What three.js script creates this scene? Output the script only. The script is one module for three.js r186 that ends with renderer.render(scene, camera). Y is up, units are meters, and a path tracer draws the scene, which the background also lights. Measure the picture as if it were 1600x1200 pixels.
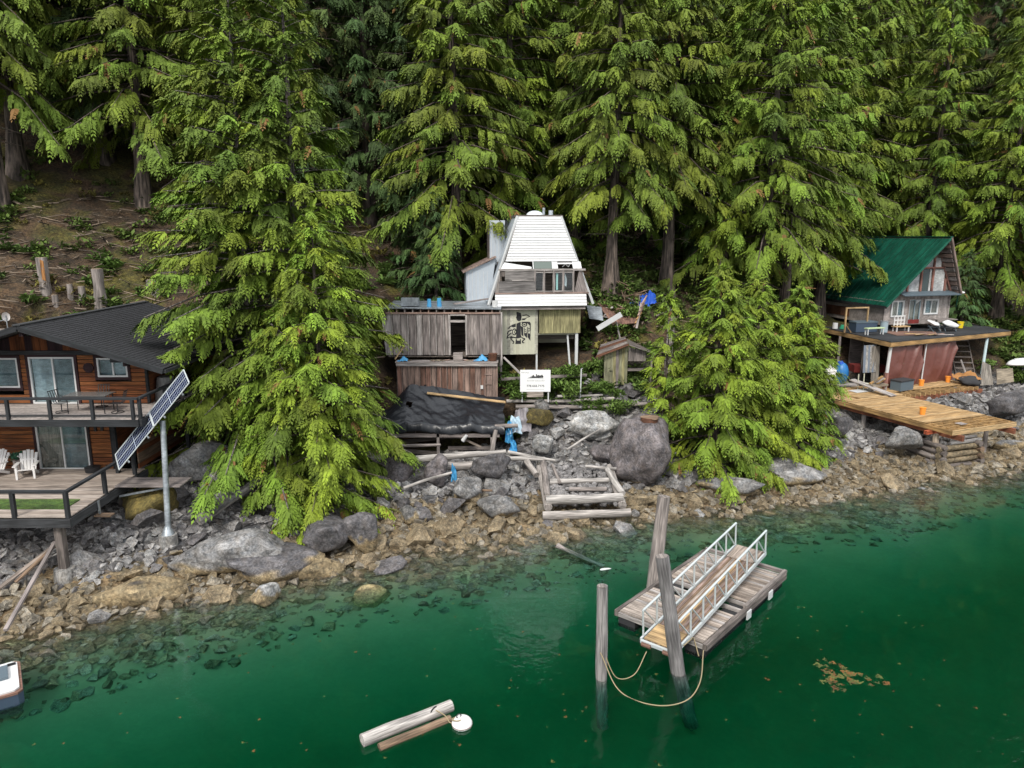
import * as THREE from 'three';
import { ConvexGeometry } from 'three/addons/geometries/ConvexGeometry.js';
import { mergeGeometries, mergeVertices, toCreasedNormals } from 'three/addons/utils/BufferGeometryUtils.js';

// ---------- camera, sky, sun, exposure ----------
const scene = new THREE.Scene();
const camera = new THREE.PerspectiveCamera(55.1, 4 / 3, 0.1, 600);
camera.position.set(0, 12.5, 0);
camera.rotation.set(-11.5 * Math.PI / 180, 0, 0);
const renderer = new THREE.WebGLRenderer({ antialias: true });
renderer.toneMapping = THREE.LinearToneMapping;
renderer.toneMappingExposure = 1.85;
renderer.shadowMap.enabled = true;
{ // an even overcast sky, brighter overhead
  const W = 64, H = 32, d = new Float32Array(W * H * 4);
  for (let j = 0; j < H; j++) for (let i = 0; i < W; i++) {
    const up = Math.max(0, Math.sin(((j + 0.5) / H - 0.5) * Math.PI)), l = 1.12 * (0.4 + 0.6 * up), k = (j * W + i) * 4;
    d[k] = l * 0.97; d[k + 1] = l; d[k + 2] = l * 1.05; d[k + 3] = 1;
  }
  const sky = new THREE.DataTexture(d, W, H, THREE.RGBAFormat, THREE.FloatType);
  sky.mapping = THREE.EquirectangularReflectionMapping; sky.magFilter = THREE.LinearFilter; sky.needsUpdate = true;
  scene.background = sky; scene.environment = sky;
}
const sun = new THREE.DirectionalLight(new THREE.Color(1, 0.95, 0.87), 1.5);
sun.position.set(-14, 60, 22); sun.target.position.set(2, 0, -34); sun.castShadow = true; sun.shadow.radius = 24;
Object.assign(sun.shadow.camera, { left: -60, right: 60, top: 60, bottom: -60, near: 1, far: 160 });
sun.shadow.mapSize.set(2048, 2048);
scene.add(sun, sun.target);

// ---------- helpers ----------
const V = (x, y, z) => new THREE.Vector3(x, y, z), PI = Math.PI;
let seed = 7;
function rng(s) { let a = s >>> 0; return () => { a = (a + 0x6D2B79F5) | 0; let t = Math.imul(a ^ (a >>> 15), 1 | a); t = (t + Math.imul(t ^ (t >>> 7), 61 | t)) ^ t; return ((t ^ (t >>> 14)) >>> 0) / 4294967296; }; }
let R = rng(11);
const rr = (a, b) => a + (b - a) * R();
const lerp = (a, b, t) => a + (b - a) * t, clamp = (x, a = 0, b = 1) => Math.min(b, Math.max(a, x)), sm = (a, b, x) => { x = clamp((x - a) / (b - a)); return x * x * (3 - 2 * x); };
function hash(x, y, z) { let h = Math.imul(x, 374761393) + Math.imul(y, 668265263) + Math.imul(z, 2147483647 ^ 0x5bd1e995); h = Math.imul(h ^ (h >>> 13), 1274126177); return ((h ^ (h >>> 16)) >>> 0) / 4294967296; }
function n3(x, y, z) {
  const ix = Math.floor(x), iy = Math.floor(y), iz = Math.floor(z); let fx = x - ix, fy = y - iy, fz = z - iz;
  fx = fx * fx * (3 - 2 * fx); fy = fy * fy * (3 - 2 * fy); fz = fz * fz * (3 - 2 * fz);
  const c = (a, b, d) => hash(ix + a, iy + b, iz + d);
  return lerp(lerp(lerp(c(0, 0, 0), c(1, 0, 0), fx), lerp(c(0, 1, 0), c(1, 1, 0), fx), fy), lerp(lerp(c(0, 0, 1), c(1, 0, 1), fx), lerp(c(0, 1, 1), c(1, 1, 1), fx), fy), fz) * 2 - 1;
}
const fbm = (x, y, z, o = 4) => { let s = 0, a = 0.5; for (let i = 0; i < o; i++) { s += a * n3(x, y, z + i * 17); x *= 2; y *= 2; z *= 2; a *= 0.5; } return s; };
// tiling noise for textures: px, py lattice periods
function tn(u, v, px, py, k) {
  const x = u * px, y = v * py, ix = Math.floor(x), iy = Math.floor(y); let fx = x - ix, fy = y - iy;
  fx = fx * fx * (3 - 2 * fx); fy = fy * fy * (3 - 2 * fy);
  const c = (a, b) => hash((ix + a) % px, (iy + b) % py, k);
  return lerp(lerp(c(0, 0), c(1, 0), fx), lerp(c(0, 1), c(1, 1), fx), fy);
}
const tf = (u, v, px, py, k, o = 4) => { let s = 0, a = 0.5, t = 0; for (let i = 0; i < o; i++) { s += a * tn(u, v, px, py, k + i); t += a; px *= 2; py *= 2; a *= 0.55; } return s / t; };
function tex(w, h, fn, srgb = true) {
  const d = new Uint8Array(w * h * 4);
  for (let j = 0; j < h; j++) for (let i = 0; i < w; i++) { const c = fn((i + 0.5) / w, (j + 0.5) / h), k = (j * w + i) * 4; for (let q = 0; q < 3; q++) d[k + q] = clamp((Array.isArray(c) ? c[q] : c)) * 255; d[k + 3] = 255; }
  const t = new THREE.DataTexture(d, w, h); t.wrapS = t.wrapT = THREE.RepeatWrapping; t.magFilter = THREE.LinearFilter; if (srgb) t.colorSpace = THREE.SRGBColorSpace; t.needsUpdate = true; return t;
}
const grain = (u, v) => { const w = tf(u, v, 3, 8, 5, 3), g = tf(u + 0.02 * w, v, 4, 40, 9, 3), f = tf(u, v, 8, 120, 21, 2); return clamp(0.8 + 0.5 * (g - 0.5) + 0.22 * (f - 0.5) + 0.4 * (w - 0.5)); };
const T = {
  grain: tex(512, 512, (u, v) => grain(u, v)),
  grainB: tex(512, 512, (u, v) => grain(u, v), false),
  stone: tex(512, 512, (u, v) => { const a = tf(u, v, 4, 4, 31, 5), b = tf(u, v, 24, 24, 41, 3), c = tf(u, v, 7, 7, 51, 3), vein = Math.abs(tf(u, v, 5, 5, 61, 4) - 0.5) < 0.012 ? 0.16 : 0; const l = 0.72 + 0.55 * (a - 0.5) + 0.5 * (b - 0.5) + vein; return [l + 0.05 * (c - 0.5), l, l - 0.06 * (c - 0.5)]; }),
  stoneB: tex(512, 512, (u, v) => 0.5 + 0.9 * (tf(u, v, 5, 5, 31, 6) - 0.5) + 0.3 * (tf(u, v, 40, 40, 41, 2) - 0.5), false),
  soil: tex(1024, 1024, (u, v) => { const a = tf(u, v, 6, 6, 71, 6), b = tf(u, v, 60, 60, 81, 3), l = 0.68 + 0.8 * (a - 0.5) + 0.7 * (b - 0.5), c = tf(u, v, 11, 11, 91, 3) - 0.5; return [l + 0.12 * c, l, l - 0.12 * c]; }),
  bark: tex(512, 512, (u, v) => { const a = tf(u, v, 26, 4, 3, 4), b = tf(u, v, 3, 3, 13, 4); return clamp(0.62 + 1.1 * (a - 0.5) + 0.5 * (b - 0.5)); }),
  barkB: tex(512, 512, (u, v) => tf(u, v, 26, 4, 3, 4), false),
  patch: tex(512, 512, (u, v) => { const a = tf(u, v, 3, 3, 101, 5), b = tf(u, v, 30, 8, 111, 3); return clamp(0.82 + 0.45 * (a - 0.5) + 0.25 * (b - 0.5)); }),
  faint: tex(512, 512, (u, v) => 0.95 + 0.12 * (tf(u, v, 3, 3, 401, 5) - 0.5) + 0.05 * (tf(u, v, 40, 40, 411, 2) - 0.5)),
  shingle: tex(512, 512, (u, v) => { const row = Math.floor(v * 32), h = hash(Math.floor(u * 24 + (row % 2) * 0.5), row, 3); return clamp(0.62 + 0.35 * (h - 0.5) + 0.35 * (tf(u, v, 60, 60, 7, 2) - 0.5)); }),
  ripple: tex(1024, 1024, (u, v) => 0.5 + 0.8 * (tf(u, v, 20, 26, 201, 4) - 0.5) * (0.25 + 1.5 * sm(0.42, 0.62, tf(u, v, 3, 3, 251, 2))), false),
  fold: tex(512, 512, (u, v) => { const a = tf(u, v, 4, 4, 301, 5); return clamp(Math.abs(a - 0.5) * 3); }, false),
};
const C = (r, g, b) => new THREE.Color().setRGB(r, g, b);
function mat(color, o = {}) {
  const P = o.phys ? THREE.MeshPhysicalMaterial : THREE.MeshStandardMaterial; delete o.phys;
  return new P({ color: Array.isArray(color) ? C(...color) : color, roughness: 0.85, side: THREE.DoubleSide, ...o });
}
const wood = (c, b = 0.006, o = {}) => mat(c, { map: T.grain, bumpMap: T.grainB, bumpScale: b, roughness: 0.9, ...o });
const patchy = (c, o = {}) => mat(c, { map: T.patch, ...o });
const M = {
  cedarA: wood([0.33, 0.115, 0.035]), cedarB: wood([0.4, 0.15, 0.048]), cedarC: wood([0.27, 0.085, 0.028]),
  deckA: wood([0.52, 0.43, 0.36]), deckB: wood([0.43, 0.35, 0.29]), deckC: wood([0.58, 0.49, 0.42]),
  vinyl: patchy([0.62, 0.54, 0.49]), trim: wood([0.035, 0.038, 0.042]), trimB: wood([0.06, 0.062, 0.066]), maroon: wood([0.05, 0.022, 0.026]),
  shingle: mat([0.05, 0.051, 0.058], { map: T.shingle, bumpMap: T.stoneB, bumpScale: 0.004 }),
  greyA: wood([0.46, 0.4, 0.37]), greyB: wood([0.35, 0.3, 0.28]), greyC: wood([0.55, 0.5, 0.47]), greyD: wood([0.22, 0.185, 0.165]),
  redA: wood([0.4, 0.22, 0.165]), redB: wood([0.3, 0.165, 0.12]), redC: wood([0.5, 0.34, 0.275]), redD: wood([0.39, 0.28, 0.235]),
  logA: wood([0.5, 0.45, 0.41], 0.012), logB: wood([0.38, 0.33, 0.3], 0.012), logC: wood([0.57, 0.53, 0.49], 0.012), logEnd: wood([0.5, 0.38, 0.27]), logBrown: wood([0.3, 0.2, 0.13], 0.01),
  newA: wood([0.62, 0.39, 0.17], 0.003), newB: wood([0.68, 0.46, 0.23], 0.003), newC: wood([0.55, 0.33, 0.13], 0.003), beam: wood([0.34, 0.12, 0.06], 0.003),
  white: mat([0.72, 0.72, 0.71], { map: T.faint, roughness: 0.55 }), whiteB: mat([0.66, 0.67, 0.67], { map: T.faint, roughness: 0.5 }), cream: mat([0.6, 0.59, 0.46], { map: T.faint }), creamB: mat([0.55, 0.53, 0.41], { map: T.faint }),
  algae: wood([0.55, 0.5, 0.26]), algaeB: wood([0.47, 0.43, 0.22]), metalWhite: mat([0.52, 0.57, 0.62], { map: T.faint, roughness: 0.45, metalness: 0.1 }),
  plastic: mat([0.78, 0.76, 0.74], { roughness: 0.5 }), black: mat([0.015, 0.015, 0.017], { roughness: 0.6 }), ink: mat([0.022, 0.022, 0.025], { roughness: 0.8 }), lining: wood([0.3, 0.25, 0.21]),
  galv: patchy([0.55, 0.6, 0.64], { roughness: 0.4, metalness: 0.5 }), alu: mat([0.6, 0.645, 0.65], { map: T.faint, roughness: 0.35, metalness: 0.1 }), silt: mat([0.76, 0.76, 0.76], { map: T.faint, vertexColors: true }),
  pane: mat([0.92, 0.97, 0.98], { phys: true, transmission: 1, thickness: 0, roughness: 0.03, ior: 1.5 }), blind: patchy([0.5, 0.57, 0.6]), blindB: patchy([0.2, 0.25, 0.27]), room: wood([0.36, 0.3, 0.25]), curtain: patchy([0.75, 0.76, 0.76]),
  green: patchy([0.012, 0.135, 0.085], { roughness: 0.4, metalness: 0.15 }), taupe: patchy([0.56, 0.495, 0.46]), taupeB: patchy([0.52, 0.46, 0.425]), pinkTrim: wood([0.4, 0.19, 0.15]),
  tarpBlack: mat([0.011, 0.013, 0.017], { roughness: 0.33, bumpMap: T.fold, bumpScale: 0.02 }), tarpBrown: mat([0.155, 0.055, 0.042], { roughness: 0.42, bumpMap: T.fold, bumpScale: 0.01 }),
  tarpBlue: mat([0.01, 0.085, 0.5], { roughness: 0.5 }), skyBlue: mat([0.06, 0.3, 0.55], { roughness: 0.5 }), barrelBlue: mat([0.02, 0.16, 0.42], { roughness: 0.4 }), yellow: mat([0.8, 0.6, 0.02], { roughness: 0.5 }), orange: mat([0.85, 0.3, 0.04], { roughness: 0.5 }),
  roofing: mat([0.045, 0.047, 0.052], { map: T.patch }), rubber: mat([0.03, 0.03, 0.032]), navy: mat([0.05, 0.075, 0.115], { roughness: 0.5 }), slate: mat([0.1, 0.135, 0.16], { roughness: 0.55 }), steelBlue: mat([0.3, 0.38, 0.42], { roughness: 0.5 }),
  concrete: mat([0.42, 0.4, 0.37], { map: T.stone, bumpMap: T.stoneB, bumpScale: 0.01 }), rust: patchy([0.2, 0.085, 0.045]), redPaint: patchy([0.28, 0.035, 0.03]), plywood: wood([0.4, 0.33, 0.24], 0.002), ply2: wood([0.37, 0.33, 0.28], 0.002),
  turf: mat([0.11, 0.2, 0.03], { map: T.soil, bumpMap: T.soil, bumpScale: 0.015 }), rope: mat([0.3, 0.24, 0.14]), bark: mat([0.24, 0.185, 0.15], { map: T.bark, bumpMap: T.barkB, bumpScale: 0.03 }), barkPale: mat([0.36, 0.31, 0.28], { map: T.bark, bumpMap: T.barkB, bumpScale: 0.03 }),
  rock: mat([0.36, 0.345, 0.33], { map: T.stone, bumpMap: T.stoneB, bumpScale: 0.03 }), rockPale: mat([0.52, 0.51, 0.49], { map: T.stone, bumpMap: T.stoneB, bumpScale: 0.03 }), rockDark: mat([0.2, 0.185, 0.185], { map: T.stone, bumpMap: T.stoneB, bumpScale: 0.03 }), rockTan: mat([0.38, 0.295, 0.18], { map: T.stone, bumpMap: T.stoneB, bumpScale: 0.03 }), rockMoss: mat([0.2, 0.16, 0.06], { map: T.stone, bumpMap: T.stoneB, bumpScale: 0.03 }),
  rockV: mat([1, 1, 1], { map: T.stone, bumpMap: T.stoneB, bumpScale: 0.03, vertexColors: true }), ground: mat([1, 1, 1], { map: T.soil, bumpMap: T.soil, bumpScale: 0.06, vertexColors: true, roughness: 0.95 }), rubble: mat([1, 1, 1], { map: T.stone }),
  leaf: mat([1, 1, 1], { vertexColors: true, roughness: 0.8 }), leafI: mat([1, 1, 1], { roughness: 0.85 }),
};
// ---------- geometry ----------
const pick = (a) => a[Math.floor(R() * a.length)];
function boxGeo(w, h, d) { // uv in metres, grain along the longest side
  const g = new THREE.BoxGeometry(w, h, d), s = [w, h, d], L = s.indexOf(Math.max(...s)), p = g.attributes.position, n = g.attributes.normal, uv = g.attributes.uv, o1 = R() * 7, o2 = R() * 7;
  for (let i = 0; i < p.count; i++) {
    const a = [Math.abs(n.getX(i)), Math.abs(n.getY(i)), Math.abs(n.getZ(i))], k = a.indexOf(Math.max(...a)), q = [p.getX(i), p.getY(i), p.getZ(i)], ax = [0, 1, 2].filter((x) => x !== k);
    const u = ax.includes(L) ? L : ax[0], v = ax.find((x) => x !== u);
    uv.setXY(i, q[u] / 2 + o1, q[v] / 1.2 + o2);
  }
  return g;
}
const box = (w, h, d, x = 0, y = 0, z = 0, rx = 0, ry = 0, rz = 0) => { const g = boxGeo(w, h, d); if (rx || ry || rz) g.applyMatrix4(new THREE.Matrix4().makeRotationFromEuler(new THREE.Euler(rx, ry, rz))); return g.translate(x, y, z); };
function aim(a, b, roll = 0) { // x axis from a to b
  const x = b.clone().sub(a).normalize(), up = Math.abs(x.y) > 0.97 ? V(0, 0, 1) : V(0, 1, 0), z = x.clone().cross(up).normalize(), y = z.clone().cross(x);
  const m = new THREE.Matrix4().makeBasis(x, y, z); if (roll) m.multiply(new THREE.Matrix4().makeRotationX(roll)); return m.setPosition(a.clone().add(b).multiplyScalar(0.5));
}
const bar = (a, b, h, d, roll = 0) => boxGeo(a.distanceTo(b), h, d).applyMatrix4(aim(a, b, roll)); // h in the upright direction
function cyl(a, b, r1, r2 = r1, n = 8, caps = true) { const g = new THREE.CylinderGeometry(r2, r1, 1, n, 1, !caps), L = a.distanceTo(b), uv = g.attributes.uv; for (let i = 0; i < uv.count; i++) uv.setXY(i, uv.getY(i) * L / 2 + a.x, uv.getX(i) * r1 * 5); g.scale(1, L, 1); return g.applyMatrix4(new THREE.Matrix4().makeRotationZ(-PI / 2).premultiply(aim(a, b))); }
const merge = (a) => mergeGeometries(a.map((g) => { g = g.index ? g.toNonIndexed() : g; for (const k of Object.keys(g.attributes)) if (!['position', 'normal', 'uv'].includes(k)) g.deleteAttribute(k); return g; }));
function slab(p, t = 0.03) { // a board with the four corners p (anticlockwise seen from its face), thickness t behind the face
  const n = p[1].clone().sub(p[0]).cross(p[3].clone().sub(p[0])).normalize(), q = p.map((x) => x.clone().addScaledVector(n, -t)), pos = [], uv = [], W = p[0].distanceTo(p[1]), H = p[0].distanceTo(p[3]), o = R() * 5;
  const turn = H > W, quad = (a, b, c, d, w, h) => { for (const [v, s, r] of [[a, 0, 0], [b, w, 0], [c, w, h], [a, 0, 0], [c, w, h], [d, 0, h]]) { pos.push(v.x, v.y, v.z); uv.push(...(turn ? [r / 2 + o, s / 1.2 + o] : [s / 2 + o, r / 1.2 + o])); } };
  quad(p[0], p[1], p[2], p[3], W, H); quad(q[1], q[0], q[3], q[2], W, H);
  for (let i = 0; i < 4; i++) { const j = (i + 1) % 4; quad(q[i], q[j], p[j], p[i], p[i].distanceTo(p[j]), t); }
  const g = new THREE.BufferGeometry(); g.setAttribute('position', new THREE.Float32BufferAttribute(pos, 3)); g.setAttribute('uv', new THREE.Float32BufferAttribute(uv, 2)); g.computeVertexNormals(); return g;
}
function poly(pts, h, y) { // a flat plate over points [x, z], top at y
  const s = new THREE.Shape(pts.map(([x, z]) => new THREE.Vector2(x, -z))); const g = new THREE.ExtrudeGeometry(s, { depth: h, bevelEnabled: false }); g.rotateX(-PI / 2).translate(0, y - h, 0);
  const uv = g.attributes.uv, p = g.attributes.position; for (let i = 0; i < uv.count; i++) uv.setXY(i, p.getX(i) / 3, (p.getZ(i) + p.getY(i)) / 3); return g;
}
function planarUV(g, k = 0.6) { // dominant-axis mapping in metres
  g = g.index ? g.toNonIndexed() : g; const p = g.attributes.position, uv = new Float32Array(p.count * 2), a = V(), b = V(), c = V(), n = V();
  for (let i = 0; i < p.count; i += 3) { a.fromBufferAttribute(p, i); b.fromBufferAttribute(p, i + 1); c.fromBufferAttribute(p, i + 2); n.copy(b).sub(a).cross(c.clone().sub(a)); const x = Math.abs(n.x), y = Math.abs(n.y), z = Math.abs(n.z);
    [a, b, c].forEach((v, j) => { const [s, t] = x > y && x > z ? [v.z, v.y] : y > z ? [v.x, v.z] : [v.x, v.y]; uv[(i + j) * 2] = s * k; uv[(i + j) * 2 + 1] = t * k; }); }
  g.setAttribute('uv', new THREE.BufferAttribute(uv, 2)); return g;
}
function log(a, b, r1, r2, n = 10, rows = 9, wob = 0.08, bend = 0.04) { // a slightly crooked, knotty log from a to b
  const L = a.distanceTo(b), s = R() * 90, pos = [], uv = [], idx = [], m = aim(a, b), v = V();
  for (let j = 0; j <= rows; j++) { const t = j / rows, r = lerp(r1, r2, t), oy = bend * L * 0.3 * n3(t * 2, s, 1), oz = bend * L * 0.3 * n3(t * 2, s, 9);
    for (let i = 0; i <= n; i++) { const q = (i % n) / n * 2 * PI, k = r * (1 + wob * 2.2 * n3(Math.cos(q) * 1.3 + s, Math.sin(q) * 1.3, t * L * 1.3)); v.set((t - 0.5) * L, Math.cos(q) * k + oy, Math.sin(q) * k + oz).applyMatrix4(m); pos.push(v.x, v.y, v.z); uv.push(t * L / 2 + s, i / n * r1 * 5); } }
  for (let j = 0; j < rows; j++) for (let i = 0; i < n; i++) { const k = j * (n + 1) + i; idx.push(k, k + n + 1, k + 1, k + 1, k + n + 1, k + n + 2); }
  const ends = [0, rows]; for (const e of ends) { const c = pos.length / 3, q = V(); for (let i = 0; i < n; i++) q.add(v.fromArray(pos, (e * (n + 1) + i) * 3)); q.multiplyScalar(1 / n); pos.push(q.x, q.y, q.z); uv.push(s, 0); const st = pos.length / 3; for (let i = 0; i <= n; i++) { const k = (e * (n + 1) + i) * 3; pos.push(pos[k], pos[k + 1], pos[k + 2]); uv.push(s + 0.1 * Math.cos(i), 0.1 * Math.sin(i)); } for (let i = 0; i < n; i++) e ? idx.push(c, st + i, st + i + 1) : idx.push(c, st + i + 1, st + i); }
  const g = new THREE.BufferGeometry(); g.setAttribute('position', new THREE.Float32BufferAttribute(pos, 3)); g.setAttribute('uv', new THREE.Float32BufferAttribute(uv, 2)); g.setIndex(idx); g.computeVertexNormals(); return g;
}
function rockGeo(s, detail = 2, [sx, sy, sz] = [1, 1, 1], planes = 13, noise = 0.05, soft = 14) {
  const q = rng(s), ns = []; for (let i = 0; i < planes; i++) { const z = q() * 2 - 1, a = q() * 2 * PI, k = Math.sqrt(1 - z * z); ns.push([k * Math.cos(a), z, k * Math.sin(a), 0.64 + 0.36 * q()]); }
  let g = new THREE.IcosahedronGeometry(1, detail); g.deleteAttribute('uv'); g.deleteAttribute('normal'); g = mergeVertices(g, 1e-4);
  const p = g.attributes.position, d = V();
  for (let i = 0; i < p.count; i++) { d.fromBufferAttribute(p, i).normalize(); let e = Math.exp(-soft * 1.25); for (const n of ns) { const c = n[0] * d.x + n[1] * d.y + n[2] * d.z; if (c > 0.05) e += Math.exp(-soft * n[3] / c); }
    let r = -Math.log(e) / soft; r *= 1 + noise * 2 * fbm(d.x * 2.2 + s, d.y * 2.2, d.z * 2.2, 3); p.setXYZ(i, d.x * r * sx, d.y * r * sy, d.z * r * sz); }
  g.computeVertexNormals(); return planarUV(g, 0.7);
}
function hullRock(s, n, [sx, sy, sz], detail) { // broken rock: the hull of random points, flat faces
  const q = rng(s), pts = []; for (let i = 0; i < n; i++) { const z = q() * 2 - 1, t = q() * 2 * PI, k = Math.sqrt(1 - z * z), r = 0.78 + 0.3 * q(); pts.push(V(k * Math.cos(t) * r * sx, z * r * sy, k * Math.sin(t) * r * sz)); }
  const g = new ConvexGeometry(pts); g.computeVertexNormals(); return planarUV(g, 0.7);
}
function drape(w, h, s, amp = 0.1, flat = false) { // a creased sheet: hanging, or lying in a heap when flat
  const N = 14, pos = [], uv = [], idx = []; for (let j = 0; j <= N; j++) for (let i = 0; i <= N; i++) { const u = i / N - 0.5, v = j / N - 0.5, f = amp * (Math.sin(u * 17 + s + 3 * n3(u * 3, v * 3, s)) * 0.5 + 1.3 * n3(u * 5, v * 5, s + 4)), e = 1 + 0.25 * n3(u * 2, v * 2, s + 9); if (flat) { const d = Math.max(0, 1 - 2.2 * Math.hypot(u - 0.18, v)); pos.push(u * w * e, d * amp * 5 + Math.abs(f), v * h * e); } else pos.push(u * w * (1 - 0.45 * (v + 0.5)) * e, v * h * e, f); uv.push(u, v); }
  for (let j = 0; j < N; j++) for (let i = 0; i < N; i++) { const k = j * (N + 1) + i; idx.push(k, k + 1, k + N + 1, k + 1, k + N + 2, k + N + 1); }
  const g = new THREE.BufferGeometry(); g.setAttribute('position', new THREE.Float32BufferAttribute(pos, 3)); g.setAttribute('uv', new THREE.Float32BufferAttribute(uv, 2)); g.setIndex(idx); g.computeVertexNormals(); return g;
}
// ---------- scene graph ----------
const used = {};
const numbered = (n) => { used[n] = (used[n] ?? -1) + 1; return used[n] ? `${n}_${String(used[n]).padStart(3, '0')}` : n; };
function shadow(o) { o.castShadow = o.receiveShadow = true; return o; }
function tag(o, label, category, group, kind) { if (label) o.userData.label = label; if (category) o.userData.category = category; if (group) o.userData.group = group; if (kind) o.userData.kind = kind; return o; }
function thing(name, label, category, [x, y, z] = [0, 0, 0], turn = 0, group) { const o = new THREE.Group(); o.name = numbered(name); o.position.set(x, y, z); o.rotation.y = turn; scene.add(o); return tag(o, label, category, group); }
function solo(name, geo, m, label, category, group, kind) { const o = shadow(new THREE.Mesh(geo, m)); o.name = numbered(name); scene.add(o); return tag(o, label, category, group, kind); }
function part(parent, name, geo, m, label) { const o = shadow(new THREE.Mesh(geo, m)); o.name = name; parent.add(o); if (label) o.userData.label = label; return o; }
const sub = part;
const P = (p, name, m, ...g) => part(p, name, g.length > 1 ? merge(g) : g[0], m);
// ---------- terrain and lake ----------
const interp = (tab, x) => { if (x <= tab[0][0]) return tab[0][1]; for (let i = 1; i < tab.length; i++) if (x <= tab[i][0]) return lerp(tab[i - 1][1], tab[i][1], (x - tab[i - 1][0]) / (tab[i][0] - tab[i - 1][0])); return tab[tab.length - 1][1]; };
const SHORE = [[-60, -6], [-30, -15.5], [-20, -20], [-16.5, -21.6], [-14.6, -22], [-13.1, -23.1], [-11.3, -24], [-9.3, -24.9], [-7.4, -26.3], [-5.1, -27.4], [-2.6, -28.4], [0, -29.4], [1.4, -30], [4.3, -31.2], [6.7, -31.6], [8.9, -32.3], [12.2, -33.2], [15.6, -34], [19.4, -35.4], [21.9, -37], [25.2, -38], [28.8, -39.7], [45, -46.5], [90, -50], [140, -50]];
const shoreZ = (x) => interp(SHORE, x);
const COLS = [
  [-24, [[0, 0], [2.5, 0.9], [7, 2.2], [13, 3.6], [16, 6], [21, 10], [30, 16]]],
  [-17, [[0, 0], [2.5, 0.7], [5, 1.3], [8, 2.2], [13.5, 3.6], [16, 6.3], [21, 10], [30, 16]]],
  [-13, [[0, 0], [3, 0.75], [5, 1.6], [8, 3.0], [12, 4.4], [15, 6.6], [21, 10], [30, 16]]],
  [-7, [[0, 0], [3, 0.7], [6, 1.7], [10, 3.3], [14, 5.2], [20, 9.3], [30, 16]]],
  [-3, [[0, 0], [3, 0.5], [7.6, 1.4], [9.5, 2.2], [11.4, 3.3], [13, 4.2], [16, 7.2], [22, 10.6], [30, 16]]],
  [1, [[0, 0], [1, 0.25], [6, 1.2], [8.6, 2.5], [9.5, 3.3], [11.5, 4.2], [13.5, 5.3], [16, 7.2], [22, 10.6], [30, 16]]],
  [7, [[0, 0], [2, 0.7], [5, 1.7], [8, 3.1], [9.5, 4.3], [12.4, 7.4], [15.5, 9], [22, 11.5], [30, 16]]],
  [15, [[0, 0], [4, 1.0], [8, 2.6], [14, 5.8], [20, 9], [30, 15]]],
  [21, [[0, 0], [4, 0.5], [8, 1.3], [13, 2.1], [16, 4.4], [18, 5.4], [26, 8.5], [34, 14]]],
  [30, [[0, 0], [4, 0.5], [8, 1.7], [11, 2.6], [14, 5.2], [22, 6.6], [34, 14]]],
  [40, [[0, 0], [4, 0.8], [8, 2.5], [14, 5], [22, 7.5], [34, 14]]],
];
function baseH(x, z) {
  const s = shoreZ(x) - z;
  if (s <= 0) { const d = -s; return -(0.2 * Math.min(d, 2.5) + 0.4 * Math.min(Math.max(0, d - 2.5), 6.75) + 0.004 * Math.max(0, d - 9.25)); }
  const f = (t) => { const l = t[t.length - 1]; return s > l[0] ? l[1] + (s - l[0]) * 0.72 + Math.max(0, s - l[0] - 4) * 1.15 : interp(t, s); };
  if (x <= COLS[0][0]) return f(COLS[0][1]);
  for (let i = 1; i < COLS.length; i++) if (x <= COLS[i][0]) { const t = (x - COLS[i - 1][0]) / (COLS[i][0] - COLS[i - 1][0]); return lerp(f(COLS[i - 1][1]), f(COLS[i][1]), t * t * (3 - 2 * t)); }
  return f(COLS[COLS.length - 1][1]);
}
const benches = []; // [x0, x1, z0, z1, y]: nothing of the hill rises above y there
function H(x, z) {
  let y = baseH(x, z); const s = shoreZ(x) - z;
  const rough = s > 14 ? 0.7 : s > -4 ? 1 : 0.12;
  y += rough * (0.34 * fbm(x * 0.55, 3.3, z * 0.55, 4) + 0.14 * n3(x * 2.1, 8, z * 2.1)) * sm(-0.5, 2.5, Math.abs(s) + 0.6);
  for (const [x0, x1, z0, z1, c] of benches) { const k = Math.min(sm(x0 - 1.2, x0, x), 1 - sm(x1, x1 + 1.2, x), sm(z0 - 1.2, z0, z), 1 - sm(z1, z1 + 1.2, z)); if (y > c) y = lerp(y, c, k); }
  return y;
}
benches.push([-24, -14.6, -36.5, -23, 2.2], [-6.6, -0.9, -44.5, -40, 4.0], [-1, 4.3, -49, -41.5, 5.6], [24.2, 36, -53, -45, 2.0], [26, 34, -63, -52, 5.7], [19, 34, -49, -36, 1.9], [-7.5, 0, -39.2, -35.4, 1.05]);
const grad = (list) => { const o = []; for (const [a, b, st] of list) for (let x = a; x < b - 1e-6; x += st) o.push(x); o.push(list[list.length - 1][1]); return o; };
const ROCKC = { tan: [0.28, 0.205, 0.115], grey: [0.27, 0.255, 0.24], dark: [0.13, 0.122, 0.12], litter: [0.125, 0.08, 0.043], moss: [0.13, 0.115, 0.026], bed: [0.35, 0.3, 0.19] };
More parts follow.
